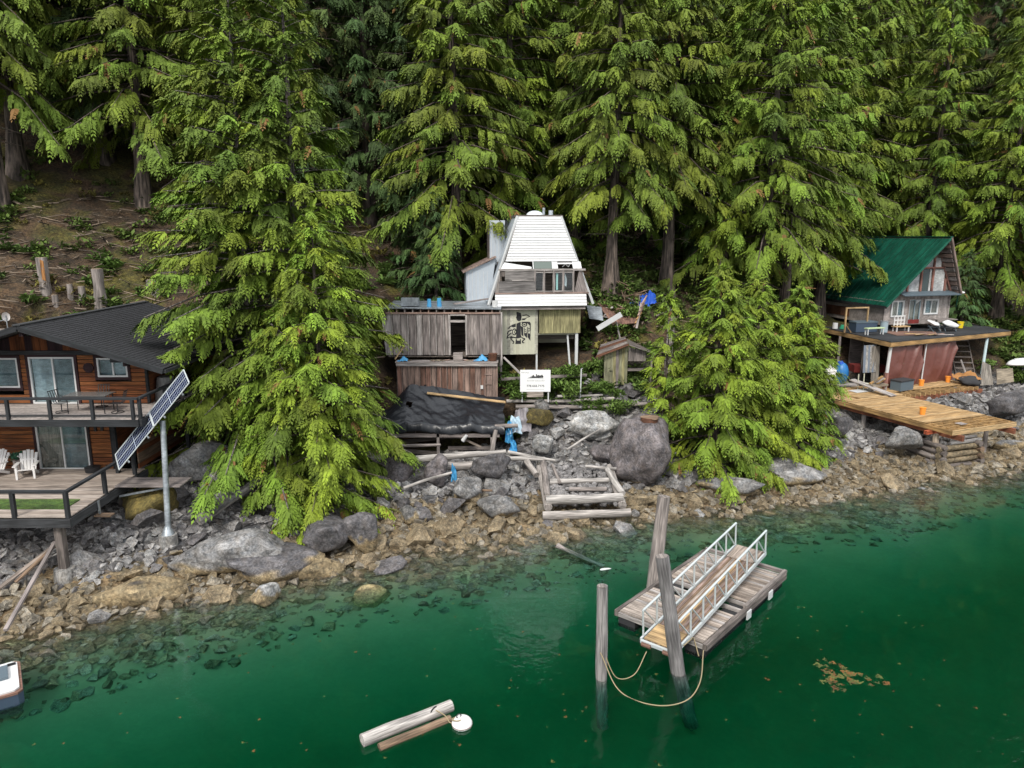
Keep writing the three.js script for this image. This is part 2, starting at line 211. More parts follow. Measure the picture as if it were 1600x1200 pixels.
{
  const xs = grad([[-110, -40, 5], [-40, -25, 1], [-25, 38, 0.3], [38, 50, 1], [50, 120, 5]]), zs = grad([[-150, -70, 4], [-70, -54, 1], [-54, -17, 0.3], [-17, 0, 1], [0, 90, 6]]);
  const pos = [], uv = [], col = [], idx = [], deep = [], nx = xs.length;
  for (const z of zs) for (const x of xs) {
    const y = H(x, z), s = shoreZ(x) - z, n = fbm(x * 0.8, 5, z * 0.8, 4), n2 = fbm(x * 0.35, 15, z * 0.35, 3); pos.push(x, y, z); uv.push(x / 5, (z - y) / 5);
    let c = ROCKC.grey;
    if (y < -0.15 + n * 0.2) c = ROCKC.bed; else if (y < 0.7 + n * 0.35) c = ROCKC.tan; else if (y < 1.1 + n * 0.9 && x < -3) c = ROCKC.dark;
    const forest = s > 9.6 + n2 * 2.5 - (x > 8 && x < 19 ? 3 : 0) - (x < -9 ? 1 : 0) && !(x > 20 && y < 2.6);
    if (forest) c = n2 + n * 0.6 > 0.1 ? ROCKC.moss : ROCKC.litter;
    col.push(...c.map((q) => q * (1 + (c === ROCKC.bed ? 0.08 : 0.25) * n)));
  }
  for (let j = 0; j < zs.length - 1; j++) for (let i = 0; i < nx - 1; i++) { const k = j * nx + i, sd = shoreZ(xs[i]) - zs[j]; (sd < -2.4 + 1.2 * n3(xs[i] * 0.7, 2, zs[j] * 0.7) ? deep : idx).push(k, k + nx, k + 1, k + 1, k + nx, k + nx + 1); }
  const g = new THREE.BufferGeometry(); g.setAttribute('position', new THREE.Float32BufferAttribute(pos, 3)); g.setAttribute('uv', new THREE.Float32BufferAttribute(uv, 2)); g.setAttribute('color', new THREE.Float32BufferAttribute(col, 3)); g.setIndex([...idx, ...deep]); g.computeVertexNormals(); const bed = g.clone(); bed.setIndex(deep); g.setIndex(idx);
  solo('lake_bed', bed, M.silt, 'smooth tan silt covering the deeper lake bed', 'lake bed', null, 'structure');
  solo('terrain', g, M.ground, 'steep rocky lake shore rising into a forested hillside', 'terrain', null, 'structure');
}
{
  const w = mat([1, 1, 1], { phys: true, transmission: 1, thickness: 5, ior: 1.33, roughness: 0.04, attenuationColor: C(0.5, 0.84, 0.775), attenuationDistance: 1, bumpMap: T.ripple, bumpScale: 0.012 });
  const X = 118, z0 = -140, z1 = 88, g = box(2 * X, 11, z1 - z0, 0, -5.5, (z0 + z1) / 2), uv = g.attributes.uv, p = g.attributes.position;
  for (let i = 0; i < uv.count; i++) uv.setXY(i, p.getX(i) / 9, p.getZ(i) / 9);
  const o = solo('water', g, w, 'calm emerald green lake water lapping the rocky shore', 'water', null, 'structure');
}
// ---------- rocks ----------
R = rng(21);
const vis = (x, z) => Math.abs(x) < 0.72 * -z + 3; // about the width of the view
function paintRock(g, pos, upper, lower = [0.42, 0.32, 0.18], line = 0.75) { // wet-zone stain below the tide line, lichen and bare stone above
  const p = g.attributes.position, c = new Float32Array(p.count * 3);
  for (let i = 0; i < p.count; i++) { const x = p.getX(i) + pos[0], y = p.getY(i) + pos[1], z = p.getZ(i) + pos[2], n = fbm(x * 2.2, y * 2.2, z * 2.2, 4), l = fbm(x * 5, y * 5, z * 5, 3) > 0.16; const k = y < line + n * 0.5 ? lower : l ? upper.map((q) => q * 1.5) : upper; c.set(k.map((q) => q * (1 + 0.4 * n)), i * 3); }
  g.setAttribute('color', new THREE.BufferAttribute(c, 3)); return g;
}
function boulder(name, s, pos, size, turn, upper, label, group, opt = {}) {
  const g = rockGeo(s, opt.detail ?? 4, size, opt.planes ?? 17, opt.noise ?? 0.07, opt.soft ?? 34).rotateY(turn); if (opt.tilt) g.rotateZ(opt.tilt);
  const m = solo(name, paintRock(g, pos, upper, opt.lower, opt.line), M.rockV, label, 'rock', group); m.position.set(...pos); return m;
}
const GREY = [0.3, 0.29, 0.28], DARK = [0.15, 0.14, 0.142], PALE = [0.52, 0.51, 0.49], PURPLE = [0.21, 0.185, 0.185], MOSSY = [0.17, 0.13, 0.035];
boulder('boulder', 301, [6.35, 2.15, -33.9], [1.35, 1.75, 1.3], 0.6, PURPLE, 'huge dark brown boulder with an old stump on its top', null, { detail: 5, noise: 0.1 });
boulder('boulder', 318, [-7.3, 0.95, -27.2], [1.15, 0.72, 0.9], 0.5, DARK, 'black boulder with a white quartz streak under the big cedar', null, { line: 0.35 });
boulder('boulder', 320, [-5.95, 0.85, -27.6], [0.75, 0.8, 0.7], 1.5, DARK, 'dark rounded boulder leaning on the streaked black boulder', null, { line: 0.7 });
boulder('boulder', 303, [1.55, 2.2, -35.9], [0.78, 0.55, 0.6], 0.1, PALE, 'round white granite boulder below the log retaining edge', null, { soft: 6 });
boulder('boulder', 304, [4.15, 2.75, -37.2], [1.35, 0.62, 0.7], 0.2, PALE, 'long whitish cracked boulder uphill of the log crib', null, {});
boulder('boulder', 305, [1.4, 3.0, -37.9], [0.85, 0.6, 0.6], 0.3, MOSSY, 'boulder capped with brown moss below the for-sale board', null, { line: -9 });
boulder('boulder', 306, [-0.75, 0.75, -30.6], [0.95, 0.6, 0.62], -0.5, GREY, 'big pale slab boulder lying at the waterline near the log crib', null, { line: 0.55 });
boulder('boulder', 307, [4.9, 1.9, -34.9], [0.85, 0.5, 0.6], -0.4, PURPLE, 'flat purple-brown boulder beside the huge dark boulder', null, {});
boulder('boulder', 308, [-8.9, 0.5, -26], [1.9, 0.55, 1.3], 0.45, DARK, 'low hump of dark bedrock sloping into the lake', 'bedrock outcrops', { line: 0.55, noise: 0.1 });
boulder('boulder', 309, [-10.6, 0.7, -26], [2.0, 0.7, 1.5], 0.4, GREY, 'low hump of dark bedrock sloping into the lake', 'bedrock outcrops', { line: 0.6, noise: 0.1 });
boulder('boulder', 310, [-7.4, 0.05, -25.9], [1.2, 0.5, 0.9], 0.3, DARK, 'low hump of dark bedrock sloping into the lake', 'bedrock outcrops', { line: 0.7, noise: 0.1 });
boulder('boulder', 311, [-12.9, 0.3, -23.8], [1.7, 0.55, 0.8], 0.45, DARK, 'low hump of dark bedrock sloping into the lake', 'bedrock outcrops', { line: 0.9, noise: 0.1 });
boulder('boulder', 312, [-5.2, -0.75, -24.4], [0.7, 0.7, 0.6], 0.3, GREY, 'pointed boulder standing under the green water', null, { planes: 8, line: 3, lower: [0.5, 0.4, 0.2] });
boulder('boulder', 313, [-8.6, 0.2, -23.6], [0.55, 0.42, 0.4], 0.9, PALE, 'white-topped rock poking out of the shallows', null, { line: 0.35 });
boulder('boulder', 314, [-5.35, 1.7, -33.2], [0.85, 0.75, 0.7], 0.3, PURPLE, 'large purple-grey boulder under the tarp shelter front', 'boulders below the tarp shelter', {});
boulder('boulder', 315, [-3.6, 1.55, -33.0], [0.62, 0.75, 0.6], 1.2, PURPLE, 'large purple-grey boulder under the tarp shelter front', 'boulders below the tarp shelter', {});
boulder('boulder', 316, [-1.0, 1.6, -33.6], [0.95, 0.62, 0.7], 0.2, DARK, 'dark boulder with white veins below the driftwood logs', null, {});
boulder('boulder', 317, [-2.0, 1.2, -31.8], [0.72, 0.5, 0.6], 0.7, GREY, 'blue-grey rounded boulder below the driftwood logs', null, {});
boulder('boulder', 319, [-4.5, 0.6, -30.2], [0.5, 0.42, 0.85], 0.6, GREY, 'long tilted slab of grey rock above the waterline', null, {});
boulder('boulder', 321, [17.6, 2.3, -38.4], [0.75, 0.65, 0.6], 0.6, DARK, 'dark grey boulder under the round cedar bush', null, {});
boulder('boulder', 322, [21.5, 1.6, -38.8], [1.3, 0.6, 0.8], 0.2, GREY, 'broad dark slab below the unfinished timber deck', null, {});
boulder('boulder', 323, [31.5, 2.0, -45.2], [1.4, 0.9, 1.0], 0.2, DARK, 'broad dark boulder below the deck wing', null, {});
boulder('boulder', 324, [28.6, 0.5, -40.9], [1.0, 0.45, 0.6], 0.1, GREY, 'flat brown slab at the waterline past the stone crib', null, { line: 0.9 });
boulder('boulder', 325, [10.4, 0.7, -33.6], [1.5, 0.5, 0.8], -0.1, GREY, 'wide flat bedrock slab below the young cedars', null, {});
boulder('boulder', 326, [13.8, 0.9, -35.2], [1.7, 0.5, 1.0], 0.1, GREY, 'sloping bedrock shelf under the round cedar bush', null, {});
boulder('boulder', 327, [-13.0, 2.9, -29.8], [1.2, 0.9, 0.9], 0.4, GREY, 'mossy grey boulder on the bank beside the solar pole', 'mossy boulders by the solar pole', { line: -9 });
boulder('boulder', 328, [-11.8, 2.3, -28.4], [1.0, 0.8, 0.8], 1.4, GREY, 'mossy grey boulder on the bank beside the solar pole', 'mossy boulders by the solar pole', { line: -9 });
boulder('boulder', 329, [-14.2, 2.1, -27.6], [1.1, 1.0, 0.9], 0.2, MOSSY, 'mossy grey boulder on the bank beside the solar pole', 'mossy boulders by the solar pole', { line: -9 });
const RG = []; for (let i = 0; i < 20; i++) RG.push(hullRock(500 + i, 15 + (i % 5) * 2, [1, rr(0.45, 0.85), rr(0.6, 1)]));
{
  const kinds = { tan: [M.rockTan, 'ochre-stained angular rock lying along the waterline', 'ochre rocks along the waterline'], grey: [M.rock, 'grey angular rock lying on the shore bank', 'grey rocks on the shore bank'], pale: [M.rockPale, 'whitish granite rock lying on the shore bank', 'whitish rocks on the shore bank'], dark: [M.rockDark, 'dark grey angular rock lying on the shore bank', 'dark rocks on the shore bank'] };
  const at = []; let tries = 0;
  const center = [...Array(84)].map((_, i) => i % 3 ? [rr(-1.2, 9.2), rr(5.2, 9.2)] : [rr(-14.3, -10.6), rr(2.6, 7.5)]);
  while (at.length < 300 && tries++ < 20000) {
    const cc = center.pop(), x = cc ? cc[0] : R() < 0.4 ? rr(-6, 9) : rr(-21, 34), s = cc ? cc[1] : R() * 11.2 - 1.4, z = shoreZ(x) - s, size = (at.length < 110 ? rr(0.42, 0.85) : rr(0.24, 0.46));
    if (!vis(x, z) || (x < -14.4 && s > 5) || (x > -10.5 && x < -3.6 && s > 3.4 && s < 11) || (x > 8 && x < 19 && s > 5) || s > 9.2 || (x > 1 && x < 5.3 && s > 0.2 && s < 6) || (x < -7 && x > -11.5 && s < 3 && s > 0) || at.some((q) => Math.hypot(q[0] - x, q[1] - z) < (q[2] + size) * 0.72)) continue;
    at.push([x, z, size]);
    const y = H(x, z), k = y < 0.55 && R() < 0.85 ? 'tan' : R() < 0.32 ? 'pale' : R() < 0.5 ? 'grey' : 'dark';
    const m = solo('rock', pick(RG), kinds[k][0], kinds[k][1], 'rock', kinds[k][2]); m.position.set(x, y + size * (cc ? 0.34 : 0.2), z); m.rotation.set(rr(-0.35, 0.35), rr(0, 6.28), rr(-0.35, 0.35)); m.scale.set(size, size, size);
  }
}
{ // loose stones: nobody could count them
  const RS = []; for (let i = 0; i < 6; i++) RS.push(hullRock(800 + i, 11, [1, rr(0.4, 0.8), rr(0.6, 1)]));
  const m = new THREE.Matrix4(), q = new THREE.Quaternion(), e = new THREE.Euler(), c = new THREE.Color();
  RS.forEach((g, gi) => {
    const N = 3400, o = new THREE.InstancedMesh(g, M.rubble, N); o.name = numbered('gravel'); shadow(o); scene.add(o); tag(o, 'loose broken stones and gravel covering the shore bank', 'gravel', 'loose stones of the shore', 'stuff');
    let n = 0; for (let t = 0; n < N && t < N * 12; t++) {
      const x = rr(-23, 37), s = rr(-4.6, 10.2), z = shoreZ(x) - s, d = Math.pow(R(), 2.2) * 0.3 + 0.06; if (!vis(x, z)) continue; if (s < 0 && R() < -s / 6) continue; if ((x > -10.5 && x < -3.6 && s > 5) || (x > 8 && x < 19 && s > 6)) continue;
      const y = H(x, z); if (y > 5) continue; m.compose(V(x, y + d * 0.15, z), q.setFromEuler(e.set(rr(-0.6, 0.6), rr(0, 6.28), rr(-0.6, 0.6))), V(d, d, d)); o.setMatrixAt(n, m);
      const t2 = y < 0.62 + 0.35 * fbm(x, 1, z, 2) ? (R() < 0.4 ? [0.4, 0.35, 0.27] : [0.34, 0.265, 0.16]) : R() < 0.45 ? [0.48, 0.46, 0.44] : [0.27, 0.255, 0.25], b = rr(0.65, 1.25); o.setColorAt(n, c.setRGB(t2[0] * b, t2[1] * b, t2[2] * b)); n++;
    } o.count = n;
  });
}
// ---------- trees ----------
const GREENS = { bright: [0.155, 0.232, 0.016], mid: [0.124, 0.186, 0.014], olive: [0.12, 0.17, 0.014], dark: [0.05, 0.088, 0.018], blue: [0.055, 0.105, 0.025] };
function crownGeo(o) { // cedar: drooping branches hung with flat sprays of small leaf lobes; also returns the branch lines
  const q = rng(o.seed), r2 = (a, b) => a + (b - a) * q(), pos = [], col = [], lines = [];
  const A = V(), B = V(), D = V(), S = V(), N = V(), up = V(0, 1, 0);
  const lobe = (p, dir, side, L, W, c) => { // a kite of two triangles, slightly folded
    const mx = p.x + dir.x * L * 0.45, my = p.y + dir.y * L * 0.45, mz = p.z + dir.z * L * 0.45, tx = p.x + dir.x * L, ty = p.y + dir.y * L - L * 0.16, tz = p.z + dir.z * L;
    const ax = mx + side.x * W, ay = my + side.y * W, az = mz + side.z * W, bx = mx - side.x * W, by = my - side.y * W, bz = mz - side.z * W;
    pos.push(p.x, p.y, p.z, ax, ay, az, tx, ty, tz, p.x, p.y, p.z, tx, ty, tz, bx, by, bz);
    for (let i = 0; i < 6; i++) col.push(c[0], c[1], c[2]);
  };
  const spray = (p, dir, L, c) => { // pinnate flat spray
    D.copy(dir).normalize(); S.copy(D).cross(up).normalize(); if (S.lengthSq() < 0.1) S.set(1, 0, 0); N.copy(S).cross(D);
    const roll = r2(-0.7, 0.7); S.multiplyScalar(Math.cos(roll)).addScaledVector(N, Math.sin(roll)).normalize();
    const n = o.lobes ?? 6, droop = r2(0.1, 0.5), P0 = V(), d2 = V(), s2 = V();
    for (let i = 0; i <= n; i++) {
      const t = i / n; P0.copy(p).addScaledVector(D, L * t); P0.y -= droop * L * t * t; const l = L * (0.42 - 0.2 * t) * r2(0.75, 1.25), f = r2(0.8, 1.2), cc = [c[0] * f, c[1] * f, c[2] * f];
      if (i === n) { lobe(P0, D, S, L * 0.28, l * 0.3, cc); break; }
      for (const k of [-1, 1]) { d2.copy(D).multiplyScalar(0.72).addScaledVector(S, k * 0.7).addScaledVector(up, -r2(0, 0.35)).normalize(); s2.copy(d2).cross(N).normalize(); lobe(P0, d2, s2, l, l * 0.24, cc); }
    }
  };
  const nB = o.branches, c0 = o.color;
  for (let b = 0; b < nB; b++) {
    const t = Math.pow((b + q()) / nB, o.pack ?? 0.9), y = lerp(o.h0, o.h * 0.985, t), az = b * 2.39996 + r2(-0.4, 0.4);
    const shape = o.round ? Math.pow(Math.max(0, 1 - Math.pow(t, 1.7)), 0.75) : Math.pow(1 - t, o.taper ?? 0.8), L = Math.max(0.35, o.r * shape * r2(0.68, 1.12) * (o.lop ? 1 + o.lop * Math.cos(az - (o.lopA ?? 0)) : 1));
    const dx = Math.cos(az), dz = Math.sin(az), rise = lerp(-0.02, 0.5, t) + r2(-0.1, 0.12), dr = o.droop * lerp(1, 0.3, t) * r2(0.7, 1.3), pt = (s) => V(dx * L * s, y + L * (rise * s - dr * s * s + 0.3 * dr * s * s * s * s), dz * L * s);
    lines.push([pt(0), pt(0.5), pt(1), Math.min(0.012 * L + 0.01, 0.09)]);
    const nS = Math.max(5, Math.round(L * o.density)), tone = r2(0.72, 1.28), warm = r2(-0.12, 0.16);
    for (let k = 0; k < nS; k++) {
      const s = lerp(o.inner ?? 0.3, 1.02, Math.pow(q(), 0.62)); A.copy(pt(s)); B.copy(pt(s + 0.05)).sub(A).normalize();
      const side = r2(-1, 1), w = 0.3 * L * (1.05 - s) * side; S.set(-dz, 0, dx); A.addScaledVector(S, w); A.y -= Math.abs(w) * 0.35 + q() * 0.12;
      const dir = B.clone().multiplyScalar(r2(0.3, 1)).addScaledVector(S, side * r2(0.3, 1.1)); dir.y -= r2(0.1, o.hang ?? 0.9);
      const dead = q() < (o.dead ?? 0.012), f = tone * r2(0.75, 1.25), c = dead ? [0.2, 0.105, 0.03] : [c0[0] * f * (1 + warm), c0[1] * f, c0[2] * f * (1 - warm)];
      spray(A.clone(), dir, (o.size ?? 0.62) * r2(0.65, 1.25) * (0.75 + 0.25 * Math.min(1, L / 2)), c);
    }
  }
  for (let k = 0; k < 14; k++) spray(V(r2(-0.1, 0.1), o.h * r2(0.94, 1), r2(-0.1, 0.1)), V(r2(-1, 1), r2(0, 1.2), r2(-1, 1)), 0.5, c0);
  const g = new THREE.BufferGeometry(); g.setAttribute('position', new THREE.Float32BufferAttribute(pos, 3)); g.setAttribute('color', new THREE.Float32BufferAttribute(col, 3)); return [g, lines];
}
function trunkGeo(h, r, lines, flare = 1.6, extra = 0) {
  const n = 10, rows = 14, pos = [], uv = [], idx = [], s = R() * 50;
  for (let j = 0; j <= rows; j++) { const t = j / rows, y = -1.2 + (h + 0.9) * t, k = r * (1 - t * 0.93) * (1 + (flare - 1) * Math.exp(-Math.max(0, y) * 1.4)); for (let i = 0; i <= n; i++) { const a = (i % n) / n * 2 * PI, f = k * (1 + 0.14 * n3(Math.cos(a) * 1.5 + s, Math.sin(a) * 1.5, y * 0.25)); pos.push(Math.cos(a) * f + 0.12 * n3(s, y * 0.12, 1), y, Math.sin(a) * f + 0.12 * n3(s, y * 0.12, 7)); uv.push(i / n * Math.max(1, Math.round(r * 3)), y / 3); } }
  for (let j = 0; j < rows; j++) for (let i = 0; i < n; i++) { const k = j * (n + 1) + i; idx.push(k, k + n + 1, k + 1, k + 1, k + n + 1, k + n + 2); }
  const g = new THREE.BufferGeometry(); g.setAttribute('position', new THREE.Float32BufferAttribute(pos, 3)); g.setAttribute('uv', new THREE.Float32BufferAttribute(uv, 2)); g.setIndex(idx); g.computeVertexNormals();
  const all = [g]; for (const [a, b, c, w] of lines) all.push(cyl(a, b, w, w * 0.7, 4, false), cyl(b, c, w * 0.7, w * 0.25, 4, false));
  for (let i = 0; i < extra; i++) { const y = rr(0.15, 0.55) * h, a = rr(0, 6.28), L = rr(0.8, 2.6), p = V(Math.cos(a) * L, y - L * rr(0, 0.5), Math.sin(a) * L); all.push(cyl(V(0, y, 0), p, 0.035, 0.012, 4, false)); for (let k = 0; k < 3; k++) { const q = V(0, y, 0).lerp(p, rr(0.4, 0.9)); all.push(cyl(q, q.clone().add(V(rr(-0.6, 0.6), rr(-0.5, 0.2), rr(-0.6, 0.6))), 0.012, 0.006, 3, false)); } }
  return merge(all);
}
const PROTO = {};
function tree(name, key, o, [x, z], label, group, turn = 0, scale = 1, lean = 0) {
  if (!PROTO[key]) { const [c, l] = crownGeo(o); PROTO[key] = [c, trunkGeo(o.h, o.tr, l, o.flare ?? 1.7, o.extra ?? 0)]; }
  const t = thing(name, label, 'tree', [x, H(x, z), z], turn, group); t.scale.set(scale, scale, scale); t.rotation.z = lean;
  part(t, 'trunk', PROTO[key][1], o?.bark ?? M.bark); const c = part(t, 'crown', PROTO[key][0], M.leaf); return t;
}
R = rng(31);
const G0 = GREENS;
// the three cedars on the bank between the brown house and the shed
tree('cedar_tree', 'f1', { seed: 1, h: 20, h0: 0.6, r: 5.6, taper: 0.68, droop: 0.5, branches: 185, density: 15, color: G0.mid, tr: 0.3, size: 0.58, bark: M.barkPale }, [-11.6, -32.6], 'tall cedar with a double pale trunk rising behind the brown house roof');
tree('cedar_tree', 'f2', { seed: 2, h: 21.5, h0: 0.8, r: 4.7, taper: 0.68, droop: 0.5, branches: 180, density: 16, color: G0.mid, tr: 0.3, size: 0.58, bark: M.barkPale }, [-9.4, -32.4], 'tallest cedar on the bank between the brown house and the weathered shed');
tree('cedar_tree', 'f3', { seed: 3, h: 12.5, h0: -0.9, r: 3.1, taper: 0.6, droop: 0.5, branches: 130, density: 17, color: G0.bright, tr: 0.22, size: 0.52 }, [-8.0, -29.9], 'bright green young cedar overhanging the dark boulders at the shore');
tree('cedar_tree', 'f4', { seed: 4, h: 8, h0: -0.6, r: 2.7, taper: 0.6, droop: 0.5, branches: 80, density: 15, color: G0.bright, tr: 0.16, size: 0.55 }, [-9.6, -30.0], 'low bright cedar beside the grey driftwood log on the bank');
// young cedars by the big boulder
tree('cedar_tree', 'm1', { seed: 11, h: 8.3, h0: 0.3, r: 1.7, taper: 0.8, droop: 0.4, branches: 60, density: 17, color: G0.bright, tr: 0.12, size: 0.5 }, [7.7, -36.2], 'slim cedar sapling rising behind the huge dark boulder');
tree('cedar_tree', 'm2', { seed: 12, h: 10, h0: -1.2, r: 3.4, taper: 0.6, droop: 0.5, branches: 140, density: 16, color: G0.bright, tr: 0.2, size: 0.55 }, [10.2, -35.8], 'bushy young cedar spilling over the bank beside the boulder');
tree('cedar_tree', 'm3', { seed: 13, h: 8.6, h0: -0.8, r: 2.7, round: true, droop: 0.35, branches: 135, density: 17, color: G0.bright, tr: 0.18, size: 0.5 }, [14.9, -38.2], 'rounded bright cedar beside the unfinished timber deck');
tree('cedar_tree', 'm2', null, [12.4, -37.4], 'bushy cedar between the boulder cedar and the rounded cedar', null, 2.1, 0.92);
tree('cedar_tree', 'm4', { seed: 14, h: 6.2, h0: -0.6, r: 1.9, round: true, droop: 0.35, branches: 80, density: 17, color: G0.bright, tr: 0.15, size: 0.46 }, [16.6, -40.4], 'low round cedar bush nestled against the unfinished deck end');
// forest on the slope
{
  const big = (s, c, x = {}) => ({ seed: s, h: 25, h0: 4.5, r: 5.2, taper: 0.6, droop: 0.62, hang: 1.3, branches: 150, density: 12, color: c, tr: 0.42, size: 0.68, inner: 0.25, flare: 1.9, extra: 26, ...x });
  const A = { a: big(41, G0.olive), b: big(42, G0.olive, { r: 4.6, h0: 6.5, h: 23, droop: 0.8 }), c: big(43, G0.mid, { h0: 1.5, h: 26 }), d: big(44, G0.dark, { h0: 2, r: 4.4 }), e: big(45, G0.mid, { h: 22, r: 4.8, h0: 3.5 }), g: big(47, G0.mid, { h0: 7, r: 5.6, h: 27 }), s: big(46, G0.blue, { h: 7, h0: 0.2, r: 2.4, tr: 0.14, size: 0.5, branches: 70, density: 14, droop: 0.35, extra: 0 }) };
  const g1 = 'forest trees on the slope', lab = { a: 'tall olive green cedar with drooping boughs on the forest slope', b: 'tall cedar with a bare lower trunk on the forest slope', c: 'tall full green cedar clothed to the ground on the forest slope', d: 'dark shaded conifer deep in the forest on the slope', e: 'mid green conifer standing in the forest on the slope', s: 'small dark fir growing on the slope under the tall trees' };
  const put = (k, x, z, turn, sc = 1, own, lean = 0) => tree(k === 's' ? 'fir_tree' : 'cedar_tree', 'A' + k, { ...A[k] }, [x, z], own ?? lab[k], own ? null : g1 + ' ' + k, turn, sc, lean);
  put('b', -29.2, -43, 0.3, 1, 'tall cedar with a flared bare trunk above the stumps', -0.05); put('b', -29.6, -46, 2.2, 1.05);
  put('a', -22.5, -46.5, 1.1); put('d', -26, -49, 0.4); put('e', -33, -50, 2.0); put('a', -17, -47, 4.0, 0.95); put('c', -21.5, -53, 0.7);
  put('d', -13, -50, 1.2); put('d', -9.6, -51, 2.7, 0.9); put('d', -6.2, -50.5, 3.3, 0.85);
  put('a', -3.6, -47.8, 0.4, 1.0, 'broad bright cedar standing behind the white A-frame house'); put('c', -0.2, -52, 2.2); put('s', -4.6, -45.6, 0.5, 1, 'small dark fir just behind the weathered shed'); put('s', -5.9, -47.4, 1.8, 0.9);
  put('b', 6.4, -47.2, 1.4, 0.98, 'cedar with a straight bare trunk beside the white A-frame house'); put('b', 10.3, -49.5, 3.2, 1, 'cedar with a bare trunk behind the log snag'); put('a', 4.4, -54, 5); put('d', 13, -54, 0.3, 0.9);
  put('g', 16.6, -49, 1, 0.95, 'huge full cedar towering over the young cedars beside the green-roofed cabin'); put('g', 20.4, -55, 3.1, 1, 'tall cedar rising behind the green roof ridge'); put('e', 14.5, -51, 2, 1); put('e', 24.2, -58, 1, 1.05);
  put('a', 29.5, -66, 2.6, 1.1); put('c', 35.5, -64, 1.9, 1); put('e', 39.5, -60, 2.9, 1); put('c', 33, -70, 4.1, 1.1); put('a', 43, -64, 0.2, 1); put('s', 35.2, -57.4, 0.2, 0.85, 'small bright conifer beside the green-roofed cabin'); put('e', 43, -56, 4, 0.8);
  let i = 0; for (let x = -44; x <= 58; x += 5.4) { const k = ['d', 'e', 'd', 'c', 'd', 'a'][i++ % 6]; put(k, x + rr(-1.2, 1.2), -60 + rr(-2, 2) - (x > 24 ? 14 : 0), rr(0, 6), rr(0.9, 1.1)); }
  for (let x = -46; x <= 62; x += 9) put(['d', 'c', 'd', 'e'][i++ % 4], x + rr(-1.5, 1.5), -70 + rr(-2, 2) - (x > 24 ? 14 : 0), rr(0, 6), rr(0.95, 1.15));
}
{ let i = 0; for (const [z, st] of [[-84, 9], [-100, 11], [-118, 12]]) for (let x = -70; x <= 110; x += st) { const k = ['c', 'e', 'd'][i++ % 3]; tree('cedar_tree', 'A' + k, null, [x + rr(-3, 3), z + rr(-3, 3)], 'distant conifer high on the upper forest slope', 'conifers on the upper slope', rr(0, 6), rr(1.2, 1.45)); } }
